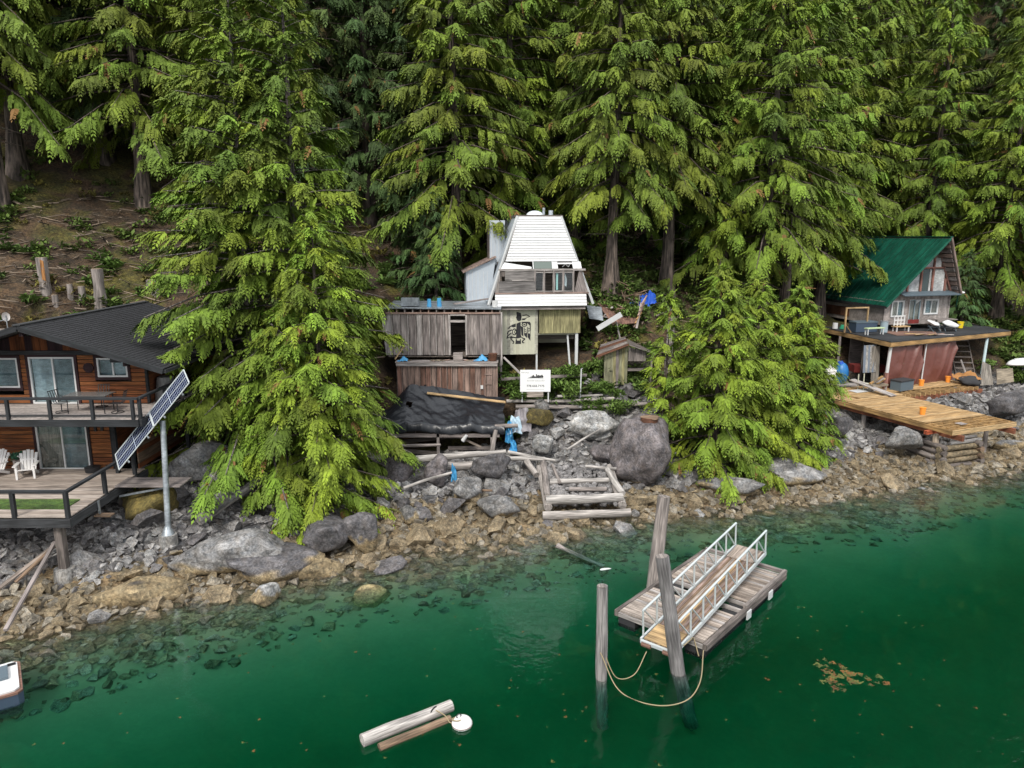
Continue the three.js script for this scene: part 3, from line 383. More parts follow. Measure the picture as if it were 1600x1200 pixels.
// undergrowth
function leafClump(s, n, L, w, spread, hang) {
  const q = rng(s), pos = [], r2 = (a, b) => a + (b - a) * q();
  for (let i = 0; i < n; i++) { const a = r2(0, 6.28), e = r2(0.15, 1.2), d = V(Math.cos(a) * Math.cos(e), Math.sin(e), Math.sin(a) * Math.cos(e)), p = V(r2(-spread, spread), r2(0, spread * 0.9), r2(-spread, spread)), S = V(-Math.sin(a), 0, Math.cos(a)), l = L * r2(0.6, 1.2), m = p.clone().addScaledVector(d, l * 0.5), t = p.clone().addScaledVector(d, l); t.y -= hang * l; const x = m.clone().addScaledVector(S, w * l), y = m.clone().addScaledVector(S, -w * l); for (const v of [p, x, t, p, t, y]) pos.push(v.x, v.y, v.z); }
  const g = new THREE.BufferGeometry(); g.setAttribute('position', new THREE.Float32BufferAttribute(pos, 3)); return g;
}
{
  const types = [[leafClump(5, 44, 0.5, 0.13, 0.22, 0.35), [0.075, 0.13, 0.02]], [leafClump(6, 54, 0.26, 0.26, 0.34, 0.1), [0.09, 0.14, 0.022]], [leafClump(8, 40, 0.3, 0.22, 0.3, 0.1), [0.15, 0.13, 0.025]]], m = new THREE.Matrix4(), q = new THREE.Quaternion(), e = new THREE.Euler(), c = new THREE.Color();
  types.forEach(([g, col], ti) => {
    const N = [1500, 1700, 500][ti], o = new THREE.InstancedMesh(g, M.leafI, N); o.name = numbered('undergrowth'); shadow(o); scene.add(o); tag(o, ['ferns carpeting the forest slope', 'leafy green undergrowth on the forest slope', 'yellowing brush on the forest slope'][ti], 'undergrowth', null, 'stuff');
    let n = 0; for (let t = 0; n < N && t < N * 20; t++) { const x = rr(-32, 42), s = rr(9.3, 32), z = shoreZ(x) - s; if (!vis(x, z)) continue; const open = fbm(x * 0.3, 40 + ti, z * 0.3, 3); const lush = (x > 0 && x < 8 && s < 17) || (x > 16 && s > 14); if (open < (lush ? -0.4 : 0.02)) continue; if (x > -24 && x < -13.5 && z > -37) continue; if (x > -7 && x < 0 && z > -42.5) continue; if (x > -0.6 && x < 4.6 && z < -41.6 && z > -49) continue; if (x > 23 && x < 36 && z > -62) continue; if (x < -11 && R() < 0.5) continue;
      const y = H(x, z), d = rr(0.6, 1.5); m.compose(V(x, y - 0.05, z), q.setFromEuler(e.set(0, rr(0, 6.28), rr(-0.15, 0.15))), V(d, d * rr(0.7, 1.1), d)); o.setMatrixAt(n, m); const b = rr(0.6, 1.4); o.setColorAt(n, c.setRGB(col[0] * b, col[1] * b, col[2] * b)); n++; } o.count = n;
  });
  // slash and sticks on the cleared slope
  const stick = cyl(V(-0.5, 0, 0), V(0.5, 0, 0), 0.022, 0.012, 5), N = 1700, o = new THREE.InstancedMesh(stick, wood([1, 1, 1]), N); o.name = numbered('forest_litter'); shadow(o); scene.add(o); tag(o, 'fallen sticks and slash strewn over the cleared slope', 'forest litter', null, 'stuff');
  let n = 0; for (let t = 0; n < N && t < 30000; t++) { const x = rr(-32, 42), s = rr(10, 28), z = shoreZ(x) - s; if (!vis(x, z) || (x > -24 && x < -13.5 && z > -37) || (x > -7 && x < 5 && z > -49) || (x > 20 && z > -65)) continue; if (x > -12 && R() < 0.6) continue; const L = rr(0.5, 2.4); m.compose(V(x, H(x, z) + 0.06, z), q.setFromEuler(e.set(0, rr(0, 6.28), rr(-0.3, 0.3))), V(L, rr(0.7, 2), rr(0.7, 2))); o.setMatrixAt(n, m); const b = rr(0.4, 1.7); o.setColorAt(n, c.setRGB(0.3 * b, 0.23 * b, 0.17 * b)); n++; } o.count = n;
}
{ // shrubs that can be told apart
  const sg = (s, k) => { const all = []; const q = rng(s); for (let i = 0; i < 16; i++) { const g = leafClump(s * 9 + i, 46, k ? 0.42 : 0.24, k ? 0.13 : 0.24, 0.32, k ? 0.35 : 0.1); g.translate((q() - 0.5) * 1.5, q() * 0.55, (q() - 0.5) * 1.3); all.push(g); } const g = mergeGeometries(all), p = g.attributes.position, c = new Float32Array(p.count * 3), base = k ? [0.085, 0.15, 0.02] : [0.1, 0.165, 0.025]; let f = 1; for (let i = 0; i < p.count; i++) { if (i % 6 === 0) f = 0.65 + q() * 0.7; c.set([base[0] * f, base[1] * f, base[2] * f], i * 3); } g.setAttribute('color', new THREE.BufferAttribute(c, 3)); return g; };
  const gs = [sg(1, 0), sg(2, 1), sg(3, 0)];
  const spots = [[1.1, -40.9, 0], [2.2, -40.6, 1], [3.0, -40.2, 0], [3.4, -41.4, 1], [4.9, -41.4, 0], [5.2, -40.2, 1], [6.0, -39.2, 0], [4.3, -39.6, 1], [2.7, -41.6, 0], [0.4, -40.4, 1], [6.2, -43.4, 0], [7.4, -44.6, 0], [5.6, -45.2, 0], [-0.2, -39.6, 1], [7.0, -40.8, 2], [-0.6, -42.6, 1], [36.4, -52, 0], [37.5, -49.5, 2], [34.8, -53.6, 0], [38.6, -53, 0], [-7.6, -43.5, 2], [-6.6, -45.5, 0], [-8.4, -41.5, 2]];
  spots.forEach(([x, z, k], i) => { const t = thing('shrub', k === 1 ? 'clump of green ferns on the slope around the for-sale board and white house' : 'leafy green shrub on the slope around the houses', k === 1 ? 'fern' : 'shrub', [x, H(x, z) - 0.1, z], i * 1.3, k === 1 ? 'ferns by the white house' : 'shrubs on the slope'); t.scale.setScalar(rr(0.85, 1.25)); part(t, 'foliage', gs[k], M.leaf); part(t, 'stem', merge([cyl(V(0, -0.1, 0), V(0.3, 0.5, 0.1), 0.02, 0.01, 4), cyl(V(0, -0.1, 0), V(-0.3, 0.5, -0.2), 0.02, 0.01, 4)]), M.bark); });
}
// ---------- brown house on the shore ----------
R = rng(41);
function halfLog(len, h, d) { const g = new THREE.CylinderGeometry(0.5, 0.5, len, 6, 1, false, 0, PI); const uv = g.attributes.uv, p = g.attributes.position, o = R() * 6; for (let i = 0; i < uv.count; i++) uv.setXY(i, p.getY(i) / 2 + o, p.getX(i) + o); g.rotateZ(PI / 2); g.rotateX(0); g.scale(1, 1, 1); return g; }
function course(parent, x0, x1, y, z, h, ms) { // one rounded log-siding board on a wall that faces +z
  const len = x1 - x0; if (len < 0.02) return; const s = new THREE.Shape(); s.moveTo(0, 0.012); s.lineTo(0.02, 0.014); s.quadraticCurveTo(0.11, h * 0.5, 0.02, h - 0.014); s.lineTo(0, h - 0.012); s.lineTo(0, 0.012);
  const g = new THREE.ExtrudeGeometry(s, { depth: len, bevelEnabled: false, curveSegments: 4 }); g.rotateY(-PI / 2); const uv = g.attributes.uv, p = g.attributes.position, o = R() * 6; for (let i = 0; i < uv.count; i++) uv.setXY(i, p.getX(i) / 2 + o, p.getY(i) / 1.2 + o);
  g.rotateY(PI); const b = new THREE.Box3().setFromBufferAttribute(g.attributes.position); g.translate(x0 - b.min.x, y, z - b.min.z); part(parent, 'plank', g, pick(ms));
}
function opening(parent, name, x0, x1, y0, y1, z, blinds, o = {}) { // sliding window or door: dark trim, white frame, two panes
  const f = o.f ?? 0.07, t = o.t ?? 0.11, w = part(parent, name, merge([box(f, y1 - y0, 0.08, x0 + f / 2, (y0 + y1) / 2, z + 0.05), box(f, y1 - y0, 0.08, x1 - f / 2, (y0 + y1) / 2, z + 0.05), box(x1 - x0 - 2 * f, f, 0.08, (x0 + x1) / 2, y1 - f / 2, z + 0.05), box(x1 - x0 - 2 * f, f, 0.08, (x0 + x1) / 2, y0 + f / 2, z + 0.05), box(f * 0.9, y1 - y0 - 2 * f, 0.07, lerp(x0, x1, o.mid ?? 0.5), (y0 + y1) / 2, z + 0.05)]), o.frame ?? M.white);
  if (t) sub(w, 'trim', merge([box(t, y1 - y0 + 2 * t, 0.1, x0 - t / 2, (y0 + y1) / 2, z + 0.05), box(t, y1 - y0 + 2 * t, 0.1, x1 + t / 2, (y0 + y1) / 2, z + 0.05), box(x1 - x0, t, 0.1, (x0 + x1) / 2, y1 + t / 2, z + 0.05), box(x1 - x0, t, 0.1, (x0 + x1) / 2, y0 - t / 2, z + 0.05)]), o.trim ?? M.maroon);
  const mid = lerp(x0, x1, o.mid ?? 0.5); [[x0 + f, mid], [mid, x1 - f]].forEach(([a, b], i) => { sub(w, 'pane', box(b - a, y1 - y0 - 2 * f, 0.008, (a + b) / 2, (y0 + y1) / 2, z + 0.055 + i * 0.012), M.pane); if (blinds[i]) sub(w, 'blind', box(b - a - 0.04, y1 - y0 - 2 * f - 0.02, 0.01, (a + b) / 2, (y0 + y1) / 2, z - 0.02), blinds[i]); });
  return w;
}
{
  const Z = -29.2, h = thing('brown_house', 'brown log-sided lake house with a black shingle roof and balcony', 'house', [0, 0, 0]);
  // body
  P(h, 'wall', M.cedarC, box(0.12, 2.7, 6.6, -16.52, 4.25, -32.6), box(0.12, 2.2, 6.6, -14.82, 6.85, -32.6), box(10, 2.5, 0.1, -20, 4.2, -35.9), box(10, 2.2, 0.1, -19.9, 6.8, -35.9));
  P(h, 'floor', M.trimB, box(11, 0.16, 6.5, -20.1, 5.66, -32.5), box(10, 0.16, 6.6, -21.5, 2.86, -32.6));
  P(h, 'room_wall', M.room, box(10, 2.4, 0.08, -21.4, 4.25, -31.4), box(10, 2.1, 0.08, -20.2, 6.85, -31.4), box(10.2, 0.06, 6.4, -20, 7.95, -32.6), box(0.08, 5, 6.6, -24.6, 5.4, -32.6));
  const cm = [M.cedarA, M.cedarB, M.cedarC, M.cedarA];
  const gaps = (y, list) => { let xs = [[-24, list.end]]; for (const [a, b, y0, y1] of list.holes) if (y > y0 - 0.2 && y < y1 + 0.04) xs = xs.flatMap(([p, q]) => [[p, Math.min(q, a)], [Math.max(p, b), q]].filter(([m, n]) => n > m)); return xs; };
  for (let y = 2.98; y < 5.5; y += 0.165) for (const [a, b] of gaps(y, { end: -16.47, holes: [[-19.62, -17.28, 2.5, 5.05]] })) course(h, a, b, y, Z, 0.165, cm);
  for (let y = 5.78; y < 7.75; y += 0.18) for (const [a, b] of gaps(y, { end: -14.78, holes: [[-22.5, -19.75, 6.3, 7.75], [-19.55, -17.45, 5.5, 7.8], [-16.8, -15.35, 6.75, 7.75]] })) course(h, a, b, y, Z, 0.18, cm);
  P(h, 'corner_board', M.trim, box(0.1, 2.6, 0.12, -16.42, 4.25, Z + 0.02), box(0.1, 2.2, 0.12, -14.74, 6.9, Z + 0.02));
  P(h, 'gable_beam', M.trimB, box(9.4, 0.16, 0.14, -19.3, 7.86, Z + 0.08));
  // gable boards above the beam, cut to the roof slope
  const roofY = (x) => 9.2 - 0.312 * Math.abs(x + 18.35);
  for (let x = -24; x < -14.9; x += 0.3) { const t0 = roofY(x) - 0.2, t1 = roofY(x + 0.29) - 0.2; if (Math.min(t0, t1) > 8.0) part(h, 'plank', slab([V(x, 7.94, Z + 0.03), V(x + 0.29, 7.94, Z + 0.03), V(x + 0.29, t1, Z + 0.03), V(x, t0, Z + 0.03)], 0.04), pick([M.cedarC, M.maroon, M.cedarC])); }
  // openings
  opening(h, 'window', -22.3, -19.86, 6.42, 7.64, Z, [M.blind, M.blindB], { mid: 0.62 });
  opening(h, 'sliding_door', -19.42, -17.58, 5.76, 7.68, Z, [M.blind, M.blindB], { mid: 0.52 });
  opening(h, 'window', -16.68, -15.46, 6.86, 7.64, Z, [M.blindB, M.blind], { mid: 0.52 });
  opening(h, 'sliding_door', -19.5, -17.4, 2.97, 4.93, Z, [M.room, M.blindB], { mid: 0.5 });
  opening(h, 'window', -16.2, -15.4, 4.1, 4.8, -31.6, [M.room, M.room], { t: 0.06, f: 0.05 });
  P(h, 'wall_plaque', M.maroon, cyl(V(-17.02, 7.24, Z + 0.03), V(-17.02, 7.24, Z + 0.12), 0.21, 0.2, 20));
  P(h, 'wall_light', M.black, box(0.1, 0.18, 0.08, -17.02, 4.7, Z + 0.1)); P(h, 'wall_light', M.black, box(0.1, 0.18, 0.08, -16.75, 4.72, Z + 0.1));
  P(h, 'soffit_light', M.black, box(0.42, 0.14, 0.3, -15.6, 7.62, Z + 0.5));
  // roof: two slopes laid with rows of shingles
  const roof = P(h, 'roof', M.trimB, slab([V(-18.35, 9.17, -27.2), V(-13.15, 7.55, -27.2), V(-13.15, 7.55, -37), V(-18.35, 9.17, -37)], 0.12), slab([V(-23.6, 7.53, -27.2), V(-18.35, 9.17, -27.2), V(-18.35, 9.17, -37), V(-23.6, 7.53, -37)], 0.12));
  const N = 34; for (let i = 0; i < N; i++) { const a = i / N, b = (i + 1) / N + 0.004, x = (t) => lerp(-18.3, -13.1, t), y = (t) => lerp(9.165, 7.54, t); sub(roof, 'shingle', slab([V(x(a), y(a) + 0.014, -27.16), V(x(b), y(b) + 0.03, -27.16), V(x(b), y(b) + 0.03, -37), V(x(a), y(a) + 0.014, -37)], 0.012), M.shingle); }
  for (let i = 0; i < 12; i++) { const a = i / 12, b = (i + 1) / 12, x = (t) => lerp(-18.4, -23.65, t), y = (t) => lerp(9.165, 7.52, t); sub(roof, 'shingle', slab([V(x(b), y(b) + 0.03, -27.16), V(x(a), y(a) + 0.014, -27.16), V(x(a), y(a) + 0.014, -37), V(x(b), y(b) + 0.03, -37)], 0.012), M.shingle); }
  sub(roof, 'ridge_cap', bar(V(-18.35, 9.2, -27.1), V(-18.35, 9.2, -37), 0.05, 0.3), M.trimB);
  P(h, 'bargeboard', M.trim, bar(V(-18.35, 9.09, -27.16), V(-13.1, 7.46, -27.16), 0.22, 0.06)); P(h, 'bargeboard', M.trim, bar(V(-23.6, 7.45, -27.16), V(-18.35, 9.09, -27.16), 0.22, 0.06)); P(h, 'gutter', M.trimB, box(0.12, 0.12, 9.8, -13.07, 7.44, -32.1));
  P(h, 'rafter', M.maroon, bar(V(-18.35, 8.86, -27.3), V(-18.35, 8.86, -29.1), 0.2, 0.14)); P(h, 'rafter', M.maroon, bar(V(-14.6, 7.7, -27.3), V(-14.6, 7.7, -29.1), 0.16, 0.1));
  // balcony
  for (let i = 0; i < 17; i++) P(h, 'deck_board', M.vinyl, box(10, 0.03, 0.142, -18.95, 5.745, -29.05 + i * 0.147));
  for (let i = 0; i < 6; i++) P(h, 'deck_board', M.vinyl, box(0.142, 0.03, 3.4, -13.92 - i * 0.147, 5.744, -30.95 + 0.2));
  P(h, 'fascia', M.trim, box(10.1, 0.26, 0.08, -18.95, 5.6, -26.58)); P(h, 'fascia', M.trim, box(0.08, 0.26, 6, -13.84, 5.6, -29.6));
  P(h, 'soffit', M.trimB, box(10, 0.06, 2.5, -18.9, 5.5, -27.9));
  P(h, 'handrail', M.trim, box(10.1, 0.08, 0.16, -18.95, 6.52, -26.66)); P(h, 'handrail', M.trim, box(0.14, 0.08, 4, -13.9, 6.52, -28.7)); P(h, 'handrail', M.trim, box(10, 0.06, 0.06, -18.95, 5.86, -26.66));
  for (const x of [-20.5, -18.75, -17.18, -15.6, -14.1]) P(h, 'railing_post', M.trim, box(0.11, 0.9, 0.11, x, 6.04, -26.62));
  for (const z of [-26.75, -28.8, -30.6]) P(h, 'railing_post', M.trim, box(0.11, 0.9, 0.11, -13.9, 6.04, z));
  P(h, 'post', M.trim, box(0.14, 2.7, 0.14, -13.95, 4.2, -30.6)); P(h, 'post', M.trim, box(0.14, 2.6, 0.14, -16.0, 4.25, -28.6));
  for (let i = 0; i < 5; i++) P(h, 'skirt_board', pick([M.logBrown, M.cedarC]), box(0.05, 0.2, 4.4, -15.35, 3.15 + i * 0.215, -31.2));
}
{ // lower deck
  const d = thing('timber_deck', 'weathered timber deck on posts in front of the brown house', 'deck', [0, 0, 0]);
  for (let i = 0; i < 37; i++) { const z = -29.1 + i * 0.1445; P(d, 'deck_board', pick([M.deckA, M.deckB, M.deckC, M.deckA]), box(8.7 + rr(-0.01, 0.01), 0.04, 0.131, -19.55, 2.98 + rr(-0.003, 0.003), z)); }
  P(d, 'fascia', M.trimB, box(8.8, 0.3, 0.06, -19.5, 2.8, -23.74)); P(d, 'fascia', M.trimB, box(0.06, 0.3, 5.5, -15.14, 2.8, -26.5));
  for (const z of [-24.3, -26, -28]) P(d, 'joist', M.trimB, box(8.6, 0.2, 0.1, -19.6, 2.82, z));
  P(d, 'post', M.greyD, box(0.26, 2.6, 0.26, -15.75, 1.5, -24.1)); P(d, 'post', M.greyD, box(0.26, 2.6, 0.26, -19.6, 1.5, -24.1)); P(d, 'post', M.greyD, box(0.24, 2, 0.24, -15.6, 1.8, -28));
  P(d, 'footing', M.concrete, cyl(V(-15.75, -0.2, -24.1), V(-15.75, 1.0, -24.1), 0.42, 0.34, 12)); P(d, 'handrail', M.trim, box(8.4, 0.09, 0.16, -19.4, 3.9, -23.85)); P(d, 'handrail', M.trim, bar(V(-15.2, 3.9, -23.8), V(-15.25, 3.9, -28.6), 0.09, 0.14));
  for (const x of [-20.9, -17.05, -15.22]) P(d, 'railing_post', M.trim, box(0.13, 1, 0.13, x, 3.42, -23.83)); for (const z of [-26.2, -28.4]) P(d, 'railing_post', M.trim, box(0.13, 1, 0.13, -15.22, 3.42, z));
  P(d, 'bracket', M.galv, bar(V(-15.1, 2.62, -26.9), V(-13.3, 2.95, -27), 0.07, 0.07)); P(d, 'bracket', M.galv, box(0.06, 0.5, 0.06, -15.05, 2.75, -25.4)); P(d, 'bracket', M.logBrown, box(0.6, 0.05, 0.3, -14.9, 2.45, -25.4));
  for (let i = 0; i < 5; i++) P(d, 'deck_board', pick([M.deckB, M.greyB]), box(2.5, 0.05, 0.2, -13.95, 3.04, -27.75 + i * 0.215)).userData.label = 'plank of the gangplank to the solar pole';
  const m = solo('grass_mat', box(6, 0.03, 0.95, -18.75, 3.02, -25), M.turf, 'artificial grass mat lying on the weathered deck', 'grass mat');
}
function adirondack(x, z, turn, label) {
  const c = thing('deck_chair', label, 'chair', [x, 3.0, z], turn), m = M.plastic;
  for (const s of [-1, 1]) { P(c, 'leg', m, box(0.07, 0.52, 0.1, s * 0.3, 0.26, 0.28)); P(c, 'leg', m, bar(V(s * 0.27, 0.36, 0.3), V(s * 0.27, 0.04, -0.42), 0.1, 0.05)); P(c, 'armrest', m, box(0.13, 0.035, 0.7, s * 0.34, 0.54, 0.02)); }
  for (let i = 0; i < 5; i++) P(c, 'seat_slat', m, box(0.54, 0.025, 0.1, 0, 0.37 - i * 0.035, 0.28 - i * 0.115));
  for (let i = 0; i < 5; i++) { const k = i - 2; P(c, 'back_slat', m, slab([V(k * 0.105 - 0.045, 0.2, -0.2), V(k * 0.105 + 0.045, 0.2, -0.2), V(k * 0.135 + 0.055, 1.0 - k * k * 0.035, -0.5), V(k * 0.135 - 0.055, 1.0 - k * k * 0.035, -0.5)], 0.025)); }
  P(c, 'back_rail', m, box(0.56, 0.06, 0.03, 0, 0.62, -0.39)); return c;
}
adirondack(-19.35, -28.1, 0.35, 'white slatted deck chair beside the lower sliding door'); adirondack(-20.75, -28.2, -0.3, 'white slatted deck chair on the far side of the stump planter');
{
  const p = thing('stump_planter', 'wooden stump planter with green and white flowers between deck chairs', 'planter', [-20.05, 3.0, -28.6]); P(p, 'pot', M.greyA, log(V(0, 0, 0), V(0, 0.55, 0), 0.17, 0.15)); const g = []; for (let i = 0; i < 9; i++) { const c = leafClump(900 + i, 26, 0.16, 0.3, 0.12, 0.1); c.translate(rr(-0.22, 0.22), 0.55 + rr(0, 0.12), rr(-0.16, 0.16)); g.push(c); } P(p, 'foliage', mat([0.05, 0.16, 0.09]), mergeGeometries(g)); const f = []; for (let i = 0; i < 14; i++) f.push(new THREE.IcosahedronGeometry(0.03, 0).translate(rr(-0.3, 0.3), 0.72 + rr(-0.05, 0.1), rr(-0.2, 0.25))); P(p, 'blossoms', M.white, ...f);
  const u = thing('umbrella_stand', 'black umbrella pole standing in a round black tub', 'umbrella stand', [-17.12, 3.0, -28.75]); P(u, 'base', M.black, cyl(V(0, 0, 0), V(0, 0.2, 0), 0.27, 0.3, 16)); P(u, 'pole', M.black, cyl(V(0, 0.2, 0), V(0, 2.1, 0), 0.022, 0.022, 8));
  const t = thing('patio_table', 'dark metal patio table with a glass top on the balcony', 'table', [-16.3, 5.76, -27.75]); P(t, 'tabletop', mat([0.16, 0.15, 0.14], { roughness: 0.15 }), box(1.6, 0.02, 0.8, 0, 0.7, 0)); P(t, 'frame', M.black, box(1.64, 0.03, 0.03, 0, 0.68, 0.41), box(1.64, 0.03, 0.03, 0, 0.68, -0.41)); for (const a of [-0.7, 0.7]) for (const b of [-0.33, 0.33]) P(t, 'leg', M.black, cyl(V(a, 0, b), V(a, 0.68, b), 0.02, 0.02, 6));
  const ch = (x, z, r, l) => { const c = thing('patio_chair', l, 'chair', [x, 5.76, z], r), k = M.black, tor = new THREE.TorusGeometry(0.22, 0.015, 5, 18).rotateX(PI / 2).translate(0, 0.03, 0); P(c, 'base', k, tor, cyl(V(0, 0.03, 0), V(0, 0.36, 0), 0.02, 0.02, 6), bar(V(-0.22, 0.03, 0), V(0.22, 0.03, 0), 0.015, 0.02)); P(c, 'seat', k, ...[-0.2, -0.1, 0, 0.1, 0.2].map((q) => bar(V(q, 0.38, -0.22), V(q, 0.38, 0.22), 0.012, 0.03))); P(c, 'backrest', k, ...[-0.2, -0.1, 0, 0.1, 0.2].map((q) => bar(V(q, 0.38, -0.22), V(q, 0.85, -0.36), 0.012, 0.03)), bar(V(-0.22, 0.85, -0.36), V(0.22, 0.85, -0.36), 0.03, 0.02)); for (const s of [-1, 1]) P(c, 'armrest', k, bar(V(s * 0.24, 0.58, 0.2), V(s * 0.24, 0.6, -0.28), 0.02, 0.03)); };
  ch(-17.35, -27.6, 1.3, 'black wire swivel patio chair between balcony door and table'); ch(-15.2, -27.6, -1.4, 'black wire swivel patio chair at the table end by the balcony corner'); ch(-16.3, -28.5, 0.1, 'black wire swivel patio chair between table and house wall');
  const b = thing('covered_grill', 'barbecue grill under a pale grey cover on the side balcony', 'grill', [-14.35, 5.76, -29.9]); P(b, 'cover', mat([0.36, 0.36, 0.35], { map: T.patch }), new THREE.CylinderGeometry(0.32, 0.48, 0.95, 7, 3).translate(0, 0.5, 0)); P(b, 'shelf', M.black, box(1.0, 0.03, 0.4, 0, 0.03, 0));
}
{ // solar array on a pole
  const s = thing('solar_array', 'long solar panel array tilted on a galvanised pole beside the deck', 'solar panel', [0, 0, 0]);
  const A = V(-14.98, 4.02, -26.75), B = V(-12.2, 7.3, -27.1), l = B.clone().sub(A), L = l.length(); l.normalize(); let w = V(0.42, -0.46, 0.78); w.addScaledVector(l, -w.dot(l)).normalize(); const W = 0.98, n = w.clone().cross(l).normalize();
  const cv = document.createElement('canvas'); cv.width = 256; cv.height = 512; const x = cv.getContext('2d'); x.fillStyle = '#aab4c4'; x.fillRect(0, 0, 256, 512); x.fillStyle = '#161d3a'; const rows = 24; for (let i = 0; i < 6; i++) for (let j = 0; j < rows; j++) { x.fillRect(6 + i * 41 + (i > 2 ? 3 : 0), 6 + j * 20.8 + (j > 11 ? 6 : 0), 37, 18.2); }
  const ct = new THREE.CanvasTexture(cv); ct.colorSpace = THREE.SRGBColorSpace; const cell = mat([1, 1, 1], { map: ct, roughness: 0.12 });
  const at = (a, b, e = 0) => A.clone().addScaledVector(l, a).addScaledVector(w, b).addScaledVector(n, e);
  for (let i = 0; i < 2; i++) { const a = i * (L / 2) + 0.02, b = (i + 1) * (L / 2) - 0.02, g = slab([at(a, W / 2), at(b, W / 2), at(b, -W / 2), at(a, -W / 2)].map((p) => p), 0.02); const uv = g.attributes.uv; const q = [[0, 0], [0, 1], [1, 1], [0, 0], [1, 1], [1, 0]]; for (let k = 0; k < uv.count; k++) { const c = q[k % 6]; k < 12 ? uv.setXY(k, c[0], c[1]) : uv.setXY(k, 0.01, 0.01); } const m = part(s, 'solar_module', g, cell); sub(m, 'frame', merge([bar(at(a, W / 2, 0), at(b, W / 2, 0), 0.04, 0.05), bar(at(a, -W / 2, 0), at(b, -W / 2, 0), 0.04, 0.05), bar(at(a, -W / 2, 0), at(a, W / 2, 0), 0.05, 0.04), bar(at(b, -W / 2, 0), at(b, W / 2, 0), 0.05, 0.04), bar(at(a, 0, 0), at(b, 0, 0), 0.03, 0.014)]), M.alu); }
  P(s, 'mounting_rail', M.galv, bar(at(0.5, 0.25, -0.08), at(L - 0.5, 0.25, -0.08), 0.05, 0.05)); P(s, 'mounting_rail', M.galv, bar(at(0.5, -0.25, -0.08), at(L - 0.5, -0.25, -0.08), 0.05, 0.05)); P(s, 'bracket', M.galv, bar(at(L / 2, -0.3, -0.12), at(L / 2, 0.3, -0.12), 0.06, 0.06), bar(at(L / 2, 0, -0.1), V(-13.18, 5.5, -26.95), 0.08, 0.08));
  for (const a of [0.5, 1.7, 2.7, 3.8]) P(s, 'clamp', M.galv, bar(at(a, W / 2, -0.04), at(a, W / 2 + 0.12, -0.08), 0.05, 0.05));
  P(s, 'pole', M.galv, cyl(V(-13.09, 0.9, -26.3), V(-13.18, 5.6, -26.95), 0.11, 0.1, 14)); P(s, 'pole_base', M.galv, cyl(V(-13.09, 1.31, -26.3), V(-13.1, 1.62, -26.32), 0.24, 0.11, 12)); P(s, 'footing', M.concrete, cyl(V(-13.09, -0.1, -26.28), V(-13.09, 1.32, -26.3), 0.36, 0.33, 14));
}
